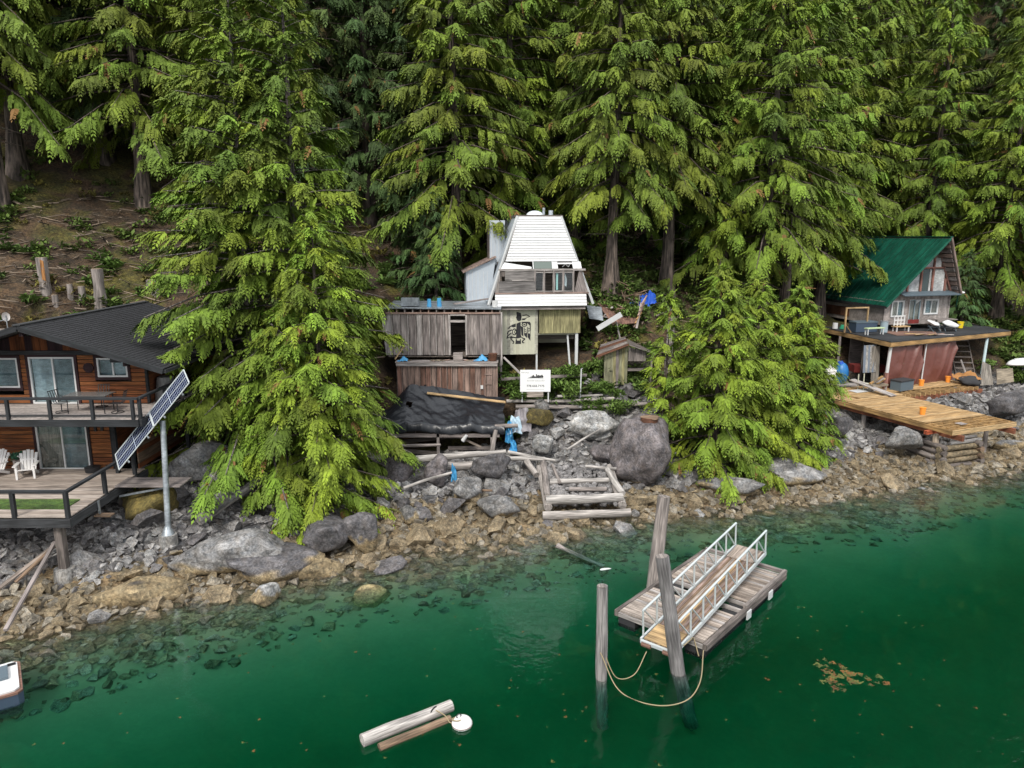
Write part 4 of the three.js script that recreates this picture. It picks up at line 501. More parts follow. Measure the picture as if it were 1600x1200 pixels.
{
  const d = thing('satellite_dish', 'small white satellite dish behind the brown house roof', 'satellite dish', [-24.8, 0, -36]); const g = new THREE.SphereGeometry(0.62, 16, 8, 0, 2 * PI, 0, 0.42).translate(0, -0.6, 0).scale(0.7, 1, 1).rotateX(-PI / 2 + 0.35).rotateY(0.55).translate(0, 8.55, 0); P(d, 'dish', M.plastic, g); P(d, 'mast', M.galv, cyl(V(0, 6.2, -0.1), V(0, 8.6, 0), 0.03, 0.03, 6)); P(d, 'feed_arm', M.galv, cyl(V(0, 8.4, 0), V(-0.35, 8.3, 0.45), 0.02, 0.02, 5));
  const stump = (x, z, h, r, l, patch) => { const t = thing('tree_stump', l, 'stump', [x, H(x, z), z]); P(t, 'stem', M.logB, log(V(0, -0.4, 0), V(-0.04, h, 0), r * 1.15, r * 0.95, 12, 8, 0.1, 0.02)); P(t, 'cut_face', M.logEnd, cyl(V(-0.04, h - 0.02, 0), V(-0.04, h + 0.012, 0), r * 0.86, r * 0.84, 12)); if (patch) P(t, 'bare_patch', wood([0.55, 0.25, 0.08]), slab([V(0.06, h * 0.35, r * 1.1), V(0.22, h * 0.3, r * 0.95), V(0.18, h * 0.9, r * 0.85), V(0.03, h * 0.95, r)], 0.05)); };
  stump(-24.3, -38.6, 1.7, 0.28, 'tall cut stump with a strip of orange bare wood above the brown house', true); stump(-21.5, -38.6, 2.0, 0.28, 'tall grey cut stump standing just above the brown house roof');
  stump(-23.1, -38.7, 0.7, 0.14, 'thin short stump between the tall cut stumps', 0); stump(-22.6, -38.9, 0.6, 0.16, 'thick short stump beside the grey tall stump', 0); stump(-23.5, -38.0, 0.5, 0.15, 'low stump beside the stump with orange bare wood', 0); stump(-19.6, -40.5, 0.6, 0.3, 'freshly cut low stump with an orange face near the tall cedar', true);
  const dl = (a, b, r1, r2, m, l, cat = 'log') => solo(cat === 'log' ? 'driftwood_log' : 'plank', log(V(...a), V(...b), r1, r2), m, l, cat);
  dl([-12.35, 1.45, -27.3], [-10.2, 2.6, -30.2], 0.21, 0.18, M.logC, 'long grey log lying down the bank beside the mossy boulders');
  dl([-12.9, 3.4, -31], [-11.2, 3.05, -30.7], 0.1, 0.1, M.logBrown, 'brown rail log lying across the log stakes'); dl([-13.0, 3.1, -30.8], [-11.4, 2.9, -30.5], 0.09, 0.08, M.logB, 'second rail log behind the log stakes');
  for (let i = 0; i < 4; i++) { const x = -12.5 + i * 0.28; tag(solo('log_stake', log(V(x, 3.15, -30.5), V(x + 0.06, 2.35, -29.8), 0.1, 0.1), pick([M.logBrown, M.logB]), 'short log of the stake row lying on the mossy bank', 'log', 'row of short logs on the bank')); }
  solo('plank', bar(V(-15.6, 0.55, -20.7), V(-16.3, 1.75, -24.6), 0.09, 0.12), M.greyB, 'long weathered beam leaning from the water against the deck bank', 'plank'); solo('plank', bar(V(-16.9, 0.9, -23.2), V(-16.2, 1.7, -24.6), 0.05, 0.14), M.logBrown, 'brown board leaning beside the long weathered beam', 'plank'); solo('plank', bar(V(-17.3, 0.8, -23), V(-16.35, 1.6, -24.7), 0.05, 0.2), M.deckB, 'wide grey board leaning on the bank under the deck', 'plank');
  const b = thing('moored_boat', 'corner of a white-decked navy boat moored off the shore', 'boat', [-14.15, 0, -19.15], 0.62); const hs = (k) => { const s = new THREE.Shape(); s.moveTo(-3.4, -0.9 * k); s.lineTo(-0.12, -0.9 * k); s.lineTo(0, -0.78 * k); s.lineTo(0, 0.78 * k); s.lineTo(-0.12, 0.9 * k); s.lineTo(-3.4, 0.9 * k); s.closePath(); return s; }, ex = (k, h, y) => new THREE.ExtrudeGeometry(hs(k), { depth: h, bevelEnabled: false }).rotateX(-PI / 2).translate(k < 1 ? -0.07 : 0, y, 0.6); P(b, 'hull', M.navy, ex(1, 0.4, -0.1)); P(b, 'rub_rail', M.redB, ex(1.02, 0.06, 0.302)); P(b, 'deck', M.white, ex(0.92, 0.05, 0.364)); P(b, 'hatch', M.slate, box(0.5, 0.08, 0.7, -0.55, 0.46, 0.4)); P(b, 'cleat', M.black, box(0.2, 0.06, 0.05, -0.2, 0.45, 0.0)); P(b, 'seat', M.navy, box(0.5, 0.3, 0.9, -1.3, 0.56, 0.5));
}
// ---------- weathered shed, tarp shelter, white A-frame ----------
R = rng(51);
{
  const s = thing('weathered_shed', 'two-storey shed of grey and reddish weathered boards with an open doorway', 'shed', [0, 0, 0]), Z = -40;
  P(s, 'inner_wall', M.lining, box(6.1, 2.3, 0.08, -3.75, 7.15, -43.4), box(0.08, 2.3, 3.3, -6.75, 7.15, -41.8), box(0.08, 2.3, 3.3, -0.75, 7.15, -41.8), box(6.1, 0.06, 3.4, -3.75, 5.9, -41.75)); P(s, 'inner_wall', M.lining, box(3.3, 2.2, 0.04, -5.1, 7.14, Z - 0.08), box(1.8, 2.2, 0.04, -1.6, 7.14, Z - 0.08), box(5.4, 2.1, 0.04, -3.55, 4.5, Z + 0.38)); P(s, 'side_wall', M.greyD, box(0.06, 2.2, 3.5, -6.3, 4.6, -41.4), box(0.06, 2.2, 3.5, -0.82, 4.6, -41.4));
  let x = -6.85; while (x < -3.5) { const w = Math.min(rr(0.34, 0.46), -3.42 - x); P(s, 'plank', pick([M.greyA, M.greyB, M.greyC]), box(w - 0.035, 2.3 + rr(-0.04, 0.04), 0.03, x + w / 2, 7.14, Z + rr(-0.008, 0.008))); P(s, 'batten', pick([M.greyC, M.greyA]), box(0.045, 2.3, 0.03, x + w - 0.04, 7.14, Z + 0.034)); x += w; }
  x = -2.48; while (x < -0.7) { const w = Math.min(rr(0.15, 0.2), -0.62 - x); P(s, 'plank', pick([M.greyB, M.greyB, M.greyA, M.greyD]), box(w - 0.008, 2.3, 0.03, x + w / 2, 7.15, Z + rr(-0.005, 0.005))); x += w; }
  P(s, 'door_frame', M.greyC, box(0.09, 2.2, 0.1, -3.4, 7.1, Z + 0.05), box(0.09, 2.2, 0.1, -2.5, 7.1, Z + 0.05), box(0.82, 0.12, 0.1, -2.95, 7.86, Z + 0.05), box(0.82, 0.08, 0.1, -2.95, 8.2, Z + 0.04)); P(s, 'side_plank', M.greyC, slab([V(-7.1, 8.1, Z + 0.1), V(-6.86, 8.1, Z + 0.06), V(-6.7, 6, Z + 0.06), V(-6.9, 6, Z + 0.1)].reverse(), 0.04)); P(s, 'side_plank', M.greyC, box(0.1, 2.9, 0.08, -0.57, 6.9, Z + 0.03));
  for (let i = 0; i < 15; i++) P(s, 'joist', pick([M.redC, M.greyA]), box(0.06, 0.22, 3.5, -6.7 + i * 0.432, 8.44, -41.7)); P(s, 'roof_sheet', M.galv, slab([V(-6.95, 8.6, -39.85), V(-0.6, 8.56, -39.85), V(-0.6, 8.62, -43.6), V(-6.95, 8.66, -43.6)], 0.05)); P(s, 'plate', M.redC, box(6.2, 0.09, 0.12, -3.75, 8.3, Z + 0.02));
  x = -6.28; while (x < -0.85) { const w = Math.min(rr(0.26, 0.36), -0.78 - x); P(s, 'plank', pick([M.redA, M.redB, M.redC, M.redD]), box(w - 0.035, 2.2, 0.03, x + w / 2, 4.5, Z + 0.45 + rr(-0.008, 0.008))); if (R() < 0.75) P(s, 'batten', pick([M.redD, M.redC]), box(0.045, 2.15, 0.03, x + w - 0.04, 4.5, Z + 0.482)); x += w; }
  P(s, 'ledge', M.greyA, box(5.6, 0.06, 0.7, -3.55, 5.68, Z + 0.28)); P(s, 'ledge_trim', M.greyC, box(5.5, 0.16, 0.05, -3.55, 5.56, Z + 0.6)); P(s, 'hinge', M.black, box(0.1, 0.16, 0.04, -4.75, 4.35, Z + 0.52)); P(s, 'panel_frame', M.redD, box(0.42, 0.06, 0.03, -1.3, 5.0, Z + 0.5), box(0.42, 0.06, 0.03, -1.3, 4.45, Z + 0.5), box(0.05, 1.0, 0.03, -1.52, 4.3, Z + 0.5)); P(s, 'latch', M.white, box(0.14, 0.2, 0.05, -1.65, 4.3, Z + 0.54));
  // litter on the ledge and roof
  const bits = [['plank', bar(V(-6.4, 5.8, -39.7), V(-5.9, 6.5, -39.85), 0.05, 0.1), M.newB, 'short pale board leaning on the grey shed wall', 'plank'], ['crate', box(0.5, 0.42, 0.3, -2.95, 5.94, -39.75), M.greyA, 'grey box sitting in the shed doorway', 'box'], ['basket', log(V(-1.05, 5.72, -39.7), V(-1.05, 6.12, -39.7), 0.22, 0.26), M.rust, 'rusty basket standing on the shed ledge', 'basket'], ['bag', drape(0.55, 0.35, 41, 0.05, true).translate(-6.0, 5.72, -39.6), M.skyBlue, 'crumpled blue bag on the shed ledge beside the pale board', 'bag'], ['bag', drape(0.7, 0.35, 47, 0.07, true).translate(-1.75, 5.72, -39.66), M.skyBlue, 'crumpled blue bag on the shed ledge beside the rusty basket', 'bag'], ['metal_box', box(0.95, 0.42, 0.5, -5.6, 8.86, -40.6), M.galv, 'grey metal tank sitting on the shed roof', 'tank'], ['jug', log(V(-4.55, 8.6, -40.5), V(-4.55, 9.02, -40.5), 0.14, 0.1), M.skyBlue, 'blue jug standing on the shed roof beside the tank', 'jug'], ['jug', log(V(-4.0, 8.6, -40.6), V(-4.0, 9.06, -40.6), 0.13, 0.11), M.skyBlue, 'blue jug standing alone in the middle of the shed roof', 'jug'], ['plank', bar(V(-3.2, 8.72, -40.8), V(-1.2, 8.9, -42.3), 0.06, 0.25), M.greyB, 'grey board lying on the shed roof', 'plank'], ['bucket', log(V(-0.95, 8.6, -40.2), V(-0.95, 8.95, -40.2), 0.15, 0.17), M.white, 'white bucket on the shed roof corner', 'bucket']];
  for (const [n, g, m, l, c] of bits) solo(n, g, m, l, c);
  for (let i = 0; i < 12; i++) solo('scrap_board', box(rr(0.2, 0.6), 0.03, rr(0.08, 0.2), rr(-5.9, -1.2), 5.735 + i * 0.003, rr(-39.85, -39.5), 0, rr(-0.6, 0.6), 0), pick([M.greyC, M.plywood, M.redC]), 'loose scrap of wood lying on the shed ledge', 'scrap wood', 'scraps on the shed ledge');
}
{ // tarp shelter
  const s = thing('tarp_shelter', 'lean-to on posts draped with a creased black tarpaulin', 'shelter', [0, 0, 0]);
  const back = (u) => lerp(lerp(2.95, 4.35, sm(0, 0.22, u)), lerp(4.35, 3.7, sm(0.3, 1, u)), sm(0.15, 0.35, u)), N = 44, K = 22, pos = [], uv = [], idx = [];
  for (let j = 0; j <= K; j++) for (let i = 0; i <= N; i++) {
    const u = i / N, v = j / K, ridge = 0.2 * Math.exp(-Math.abs((u - 0.62 - (1 - v) * 0.16) * 22)) + 0.17 * Math.exp(-Math.abs((u - 0.9 + (1 - v) * 0.2) * 20)) + 0.14 * Math.exp(-Math.abs((u - 0.2 - (1 - v) * 0.05) * 26)) + 0.16 * Math.exp(-Math.pow((u - 0.36 + v * 0.1) * 10, 2)) + 0.09 * Math.exp(-Math.pow((u - 0.12) * 12, 2)); const X = lerp(-7.0, -0.42, u) + 0.08 * n3(v * 4, u * 9, 2) - (1 - v) * (1 - u) * 0.2;
    let y = lerp(2.62, back(u), Math.pow(v, 0.85)) - 0.34 * Math.sin(PI * u) * Math.sin(PI * v) * 0.8 + ridge * Math.sin(PI * Math.min(1, v + 0.2)), z = lerp(-36.9, -39.4, v);
    y += 0.05 * fbm(u * 16, v * 7, 4, 3) + 0.07 * Math.abs(n3(u * 22 + v * 9, v * 3, 5)) + 0.05 * Math.abs(n3(u * 9 - v * 8, v * 5, 8)); if (j === 0) { y -= 0.26 + 0.1 * n3(u * 9, 1, 1); z += 0.03; }
    if (j === 1) { y -= 0.02; z = -36.86 + 0.06 * n3(u * 24, 2, 2); } pos.push(X, y, z); uv.push(u * 2.2, v);
  }
  for (let j = 0; j < K; j++) for (let i = 0; i < N; i++) { if (j > 9 && j < 13 && i > 9 && i < 12 && (j + i) % 5) continue; const k = j * (N + 1) + i; idx.push(k, k + 1, k + N + 1, k + 1, k + N + 2, k + N + 1); }
  const g = new THREE.BufferGeometry(); g.setAttribute('position', new THREE.Float32BufferAttribute(pos, 3)); g.setAttribute('uv', new THREE.Float32BufferAttribute(uv, 2)); g.setIndex(idx); g.computeVertexNormals(); P(s, 'tarpaulin', M.tarpBlack, g);
  for (const [x, b] of [[-6.5, 0.9], [-3.85, 0.95], [-1.05, 1.15]]) P(s, 'post', M.greyA, box(0.14, 2.55 - b, 0.14, x, (2.4 + b) / 2 - 0.1, -37)); P(s, 'beam', M.greyB, box(6.2, 0.18, 0.1, -3.75, 2.25, -36.98)); P(s, 'beam', M.greyB, box(6.2, 0.18, 0.1, -3.75, 2.6, -39.2)); for (let i = 0; i < 5; i++) P(s, 'rafter', M.greyB, bar(V(-6.4 + i * 1.33, 2.22, -37), V(-6.4 + i * 1.33, 2.75, -39.2), 0.12, 0.05));
  P(s, 'board', M.newB, slab([V(-4.6, 4.05, -38.9), V(-0.35, 3.62, -38.6), V(-0.35, 3.68, -38.75), V(-4.6, 4.12, -39.05)], 0.05)); P(s, 'brace', M.deckB, bar(V(-3.0, 2.2, -37.3), V(-1.6, 1.6, -37), 0.1, 0.05));
  const back2 = [[-6.4, 1.4, -38.6, -4.2, 1.6, -38.7], [-4.6, 1.75, -38.3, -1.2, 1.85, -38.4], [-6.2, 1.9, -38.8, -3.2, 2.0, -38.8], [-3.4, 1.35, -37.7, -1.1, 1.4, -37.6], [-5.9, 1.25, -37.6, -3.9, 1.2, -37.2]]; back2.forEach((a, i) => solo('stored_plank', bar(V(a[0], a[1], a[2]), V(a[3], a[4], a[5]), 0.2, 0.08), pick([M.greyB, M.greyD, M.logB]), 'old grey board stacked under the tarp shelter', 'plank', 'boards under the tarp shelter'));
  const pl = thing('plastic_sheet', 'crumpled blue plastic sheet hanging at the tarp corner', 'plastic sheet', [-0.15, 2.4, -37.2]); P(pl, 'sheet', M.skyBlue, drape(0.5, 1.15, 3).translate(0, -0.05, 0)); P(pl, 'fold', mat([0.42, 0.55, 0.64]), drape(0.7, 0.9, 8).rotateX(-0.4).translate(0.32, 0.3, -0.2)); solo('plastic_sheet', drape(0.4, 0.6, 12).rotateX(-0.5).translate(0.05, 1.85, -36.4), M.skyBlue, 'blue plastic rag on the rocks below the tarp corner', 'plastic sheet'); solo('plastic_sheet', drape(0.3, 0.9, 17, 0.06).translate(-2.75, 1.4, -33.3), M.skyBlue, 'blue plastic strip hanging off the driftwood logs', 'plastic sheet');
  solo('cloth', drape(1.1, 1.2, 23, 0.16).rotateX(-0.6).translate(0.5, 2.85, -37.7), mat([0.27, 0.25, 0.26]), 'grey bundled tarp beside the black tarp corner', 'tarp bundle');
  const jug = solo('bottle', log(V(-2.55, 2.0, -36.85), V(-2.35, 2.3, -36.8), 0.12, 0.08), M.white, 'white plastic bottle hanging under the tarp edge', 'bottle');
}
{ // white A-frame
  const h = thing('a_frame_house', 'derelict white A-frame house with horizontal siding and broken windows', 'house', [1.64, 0, -42], 0.11);
  P(h, 'roof', M.metalWhite, slab([V(-3.02, 8.7, -7), V(-3.02, 8.7, 0.15), V(-1.28, 13.5, -0.8), V(-1.28, 13.5, -7)], 0.1)); P(h, 'roof', M.metalWhite, slab([V(3.02, 8.7, 0.15), V(3.02, 8.7, -7), V(1.28, 13.5, -7), V(1.28, 13.5, -0.8)], 0.1));
  P(h, 'bargeboard', M.whiteB, bar(V(-3.0, 8.6, 0.2), V(-1.25, 13.5, -0.78), 0.1, 0.16)); P(h, 'bargeboard', M.whiteB, bar(V(3.0, 8.6, 0.2), V(1.25, 13.5, -0.78), 0.1, 0.16));
  P(h, 'roof_cap', M.greyD, box(2.7, 0.1, 6.3, 0, 13.52, -3.95)); const dome = new THREE.SphereGeometry(0.5, 18, 6, 0, 2 * PI, 0, PI / 2).scale(1, 0.55, 1).translate(-0.15, 13.56, -1.6); P(h, 'skylight_dome', mat([0.75, 0.8, 0.82], { roughness: 0.25 }), dome); P(h, 'flue', M.galv, cyl(V(0.4, 13.5, -1.8), V(0.4, 14.0, -1.8), 0.08, 0.08, 8)); P(h, 'flue', M.metalWhite, cyl(V(0.8, 13.5, -1.7), V(0.8, 13.85, -1.7), 0.13, 0.13, 8));
  const N = 17, hw = (y) => lerp(2.94, 1.28, (y - 8.7) / 4.8); for (let i = 0; i < N; i++) { const a = i / N, b = (i + 1) / N, y = (t) => lerp(11.02, 13.5, t), z = (t) => lerp(0.16, -0.8, t), w0 = hw(y(a)) - 0.1, w1 = hw(y(b)) - 0.1; P(h, 'siding', i % 5 === 2 ? M.whiteB : M.white, slab([V(-w0, y(a), z(a) + 0.05), V(w0, y(a), z(a) + 0.05), V(w1, y(b) - 0.02, z(b) + 0.01), V(-w1, y(b) - 0.02, z(b) + 0.01)], 0.03)); } P(h, 'sheathing', M.greyA, slab([V(-2.05, 11.0, 0.13), V(2.05, 11.0, 0.13), V(1.2, 13.5, -0.83), V(-1.2, 13.5, -0.83)], 0.03));
  // open light strip below the siding
  const st = (x0, x1, e = 0) => [V(x0, 10.62, 0.42 + e), V(x1, 10.62, 0.42 + e), V(x1 * 0.98, 10.99, 0.2 + e), V(x0 * 0.98, 10.99, 0.2 + e)]; P(h, 'roof_light', mat([0.12, 0.15, 0.13], { roughness: 0.2 }), slab(st(-0.45, 0.55), 0.02)); P(h, 'torn_sheet', M.white, slab([V(-2.32, 10.62, 0.43), V(-0.6, 10.62, 0.43), V(-0.6, 10.72, 0.36), V(-2.1, 10.96, 0.22)], 0.01)); P(h, 'torn_sheet', M.white, slab(st(0.62, 0.9, 0.01), 0.01)); P(h, 'torn_sheet', M.white, slab([V(0.9, 10.86, 0.29), V(1.72, 10.86, 0.29), V(1.7, 10.94, 0.24), V(0.9, 10.94, 0.24)], 0.01)); P(h, 'torn_sheet', M.white, slab(st(1.75, 2.25, 0.01), 0.01));
  for (const x of [-0.5, 0.58]) P(h, 'glazing_bar', M.whiteB, bar(V(x, 10.6, 0.46), V(x, 11.0, 0.22), 0.05, 0.05)); P(h, 'lattice', mat([0.4, 0.4, 0.4]), bar(V(1.15, 10.7, 0.34), V(1.35, 10.86, 0.25), 0.02, 0.02), bar(V(1.35, 10.86, 0.25), V(1.5, 10.7, 0.34), 0.02, 0.02), bar(V(1.5, 10.7, 0.34), V(1.6, 10.86, 0.25), 0.02, 0.02));
  // window wall
  P(h, 'plywood', wood([0.26, 0.24, 0.23]), box(2.05, 0.66, 0.04, -1.42, 9.6, 0.5)); P(h, 'plywood', wood([0.31, 0.285, 0.27]), box(1.75, 0.62, 0.04, -1.22, 10.25, 0.47)); P(h, 'plywood', M.greyD, box(0.26, 0.3, 0.03, -2.2, 10.35, 0.44)); P(h, 'lath', M.greyC, box(1.2, 0.04, 0.03, -1.1, 9.98, 0.53)); P(h, 'head_beam', M.greyC, box(4.9, 0.1, 0.1, 0, 10.56, 0.46)); P(h, 'sill_beam', M.redD, box(5.3, 0.08, 0.16, 0, 9.26, 0.5));
  const mx = [-0.42, 0.1, 0.66, 1.2, 1.78]; for (const x of mx) P(h, 'mullion', M.greyA, box(0.07, 1.24, 0.09, x, 9.9, 0.46)); for (let i = 0; i < 4; i++) { const a = mx[i] + 0.035, b = mx[i + 1] - 0.035, w = P(h, 'window', M.greyC, box(b - a, 0.06, 0.06, (a + b) / 2, 10.42, 0.45), box(b - a, 0.06, 0.06, (a + b) / 2, 9.36, 0.45), box(0.03, 1.02, 0.05, a + 0.015, 9.89, 0.445), box(0.03, 1.02, 0.05, b - 0.015, 9.89, 0.445)); if (i !== 1) sub(w, 'pane', box(b - a, 1.0, 0.008, (a + b) / 2, 9.89, 0.45), M.pane); } P(h, 'curtain', mat([0.4, 0.62, 0.56]), box(0.1, 0.95, 0.03, 0.86, 9.9, 0.36)); P(h, 'curtain', M.curtain, slab([V(1.25, 9.7, 0.37), V(1.4, 9.6, 0.37), V(1.42, 10, 0.37), V(1.3, 10.4, 0.37)], 0.02)); P(h, 'end_panel', M.greyB, slab([V(1.84, 9.3, 0.44), V(2.62, 9.3, 0.44), V(2.22, 10.5, 0.44), V(2.1, 10.5, 0.44)], 0.03)); P(h, 'end_panel', M.greyC, slab([V(-2.66, 9.3, 0.4), V(-2.44, 9.3, 0.4), V(-2.34, 10.5, 0.4), V(-2.36, 10.5, 0.4)], 0.03));
  P(h, 'room_wall', M.room, box(4.6, 2.2, 0.08, 0, 9.8, -2.2), box(5.4, 0.1, 3, 0, 8.66, -1.2), box(0.06, 2, 2.6, -2.3, 9.6, -1), box(0.06, 2, 2.6, 2.3, 9.6, -1)); P(h, 'back_wall', M.whiteB, slab([V(3, 8.7, -6.9), V(-3, 8.7, -6.9), V(-1.3, 13.5, -6.9), V(1.3, 13.5, -6.9)], 0.06));
  for (let i = 0; i < 4; i++) P(h, 'siding', M.white, slab([V(-2.66, 8.58 + i * 0.165, 0.78 - i * 0.06 + 0.02), V(2.5, 8.58 + i * 0.165, 0.78 - i * 0.06 + 0.02), V(2.5, 8.728 + i * 0.165, 0.72 - i * 0.06), V(-2.66, 8.728 + i * 0.165, 0.72 - i * 0.06)], 0.025)); P(h, 'beam', M.greyA, box(5.0, 0.2, 0.3, -0.05, 8.46, 0.5)); P(h, 'sheathing', M.greyB, slab([V(-2.6, 8.56, 0.72), V(2.44, 8.56, 0.72), V(2.44, 9.22, 0.48), V(-2.6, 9.22, 0.48)], 0.02));
  // lower walls
  P(h, 'lower_wall', M.creamB, box(0.08, 2.7, 3.5, -2.4, 7.05, -1.6), box(0.08, 1.5, 3.5, 2.1, 7.7, -1.6), box(4.5, 2.4, 0.08, -0.15, 7.1, -3.3), box(4.5, 0.1, 3.4, -0.15, 6.9, -1.6));
  for (let i = 0; i < 13; i++) P(h, 'wall_board', pick([M.cream, M.cream, M.creamB, patchy([0.7, 0.68, 0.56])]), box(0.173, 2.6, 0.04, -2.41 + i * 0.177, 7.07, 0.26)); for (let i = 0; i < 17; i++) P(h, 'wall_board', pick([M.algae, M.algaeB]), box(0.137, 1.46, 0.04, -0.06 + i * 0.141, 7.68, 0.22));
  P(h, 'corner_trim', M.whiteB, box(0.08, 2.65, 0.1, -2.55, 7.05, 0.27)); P(h, 'post', M.whiteB, box(0.16, 3.6, 0.16, 2.08, 5.2, 0.1)); P(h, 'post', M.whiteB, bar(V(1.55, 6.95, 0), V(1.75, 4.6, 0.1), 0.1, 0.1)); P(h, 'post', M.whiteB, box(0.1, 1.6, 0.1, -0.25, 5.0, 0.2)); P(h, 'post', M.greyA, box(0.14, 2, 0.14, -2.3, 4.9, 0)); P(h, 'downpipe', M.white, box(0.09, 1.6, 0.09, 2.28, 4.2, 0.9)); P(h, 'skirt', M.greyD, box(2.3, 0.4, 0.1, 0.9, 6.7, -0.6));
  // painted bird emblem on the boards
  const S = (pts) => { const s = new THREE.Shape(); pts.forEach(([x, y], i) => i ? s.lineTo(x, y) : s.moveTo(x, y)); return s; }, ell = (cx, cy, a, b, hole) => { const s = new THREE.Shape(); s.absellipse(cx, cy, a, b, 0, 2 * PI); if (hole) { const p = new THREE.Path(); p.absellipse(cx, cy, a * hole, b * hole, 0, 2 * PI, true); s.holes.push(p); } return s; };
  const sx = (px) => (px - 530) / 1067 * 3.0 * 0.97, sy = (py) => (480 - py) / 1067 * 3.0 * 0.97, Q = (a) => S(a.map(([x, y]) => [sx(x), sy(y)])), E2 = (x, y, a, b, k) => ell(sx(x), sy(y), a / 1067 * 2.9, b / 1067 * 2.9, k);
  const shapes = [Q([[415, 400], [505, 360], [510, 640], [530, 700], [400, 720], [412, 640]]), Q([[420, 230], [415, 160], [440, 150], [470, 165], [510, 175], [525, 240], [520, 330], [470, 350], [430, 330], [405, 270]]), E2(468, 255, 50, 40, 0.55), Q([[530, 215], [640, 205], [715, 250], [670, 270], [600, 268], [690, 250], [630, 228], [545, 240]]), Q([[540, 290], [640, 285], [580, 330], [530, 320]]), Q([[520, 365], [600, 358], [700, 365], [722, 400], [720, 560], [700, 560], [698, 440], [655, 400], [600, 385], [530, 395]]), E2(585, 420, 62, 48, 0.62), E2(585, 420, 26, 13), Q([[505, 450], [560, 470], [565, 680], [520, 640]]), Q([[575, 480], [590, 480], [590, 600], [630, 605], [640, 480], [650, 480], [645, 715], [580, 650]]), Q([[655, 470], [665, 470], [668, 610], [708, 615], [708, 470], [720, 470], [715, 775], [655, 690]]), E2(605, 530, 10, 14), E2(605, 570, 10, 14), E2(683, 510, 14, 13), E2(683, 560, 14, 13), Q([[230, 520], [250, 470], [320, 425], [400, 395], [402, 470], [340, 480], [300, 460], [260, 500]]), Q([[210, 610], [235, 550], [310, 520], [330, 540], [250, 575], [225, 640]]), Q([[200, 720], [215, 650], [300, 590], [315, 610], [240, 660], [235, 690], [320, 660], [330, 675]]), E2(372, 575, 52, 75, 0.68), E2(390, 575, 26, 40, 0.5), Q([[275, 690], [340, 675], [400, 685], [405, 715], [340, 700], [305, 720], [370, 780], [365, 825], [320, 830], [350, 800], [290, 735]]), Q([[530, 690], [600, 715], [605, 740], [560, 780], [560, 800], [590, 800], [575, 825], [535, 815], [530, 775], [575, 730], [530, 715]]), Q([[400, 730], [425, 730], [425, 762], [490, 762], [490, 730], [510, 730], [515, 835], [390, 835]])];
  const em = P(h, 'painted_emblem', M.ink, ...shapes.map((s) => new THREE.ExtrudeGeometry(s, { depth: 0.004, bevelEnabled: false, curveSegments: 10 }))); em.position.set(-1.12, 7.32, 0.2815); em.scale.set(0.98, 0.98, 1); em.userData.label = 'black stylised bird painted on the pale boards';
  // dormer and lean-to on the flank
  const dm = P(h, 'dormer', M.metalWhite, box(0.9, 2.6, 1.5, -2.25, 12, -3.2)); sub(dm, 'dormer_side', box(0.06, 2.5, 1.3, -2.72, 11.95, -3.2), M.greyD); for (let i = 0; i < 4; i++) sub(dm, 'rib', box(0.025, 2.5, 0.02, -2.6 + i * 0.22, 12, -2.44), M.whiteB); P(h, 'lean_to', M.metalWhite, slab([V(-4.15, 8.6, -1.8), V(-2.8, 8.6, -1.8), V(-2.4, 11.1, -1.8), V(-4.1, 10.4, -1.8)], 0.05), box(0.05, 1.9, 2.6, -4.12, 9.5, -3.1)); P(h, 'lean_to_roof', M.redD, slab([V(-4.35, 10.35, -1.6), V(-2.4, 11.25, -1.6), V(-2.4, 11.25, -4.5), V(-4.35, 10.35, -4.5)], 0.07)); for (let i = 0; i < 6; i++) P(h, 'rib', M.whiteB, box(0.025, 1.75, 0.02, -4 + i * 0.22, 9.5, -1.78));
}
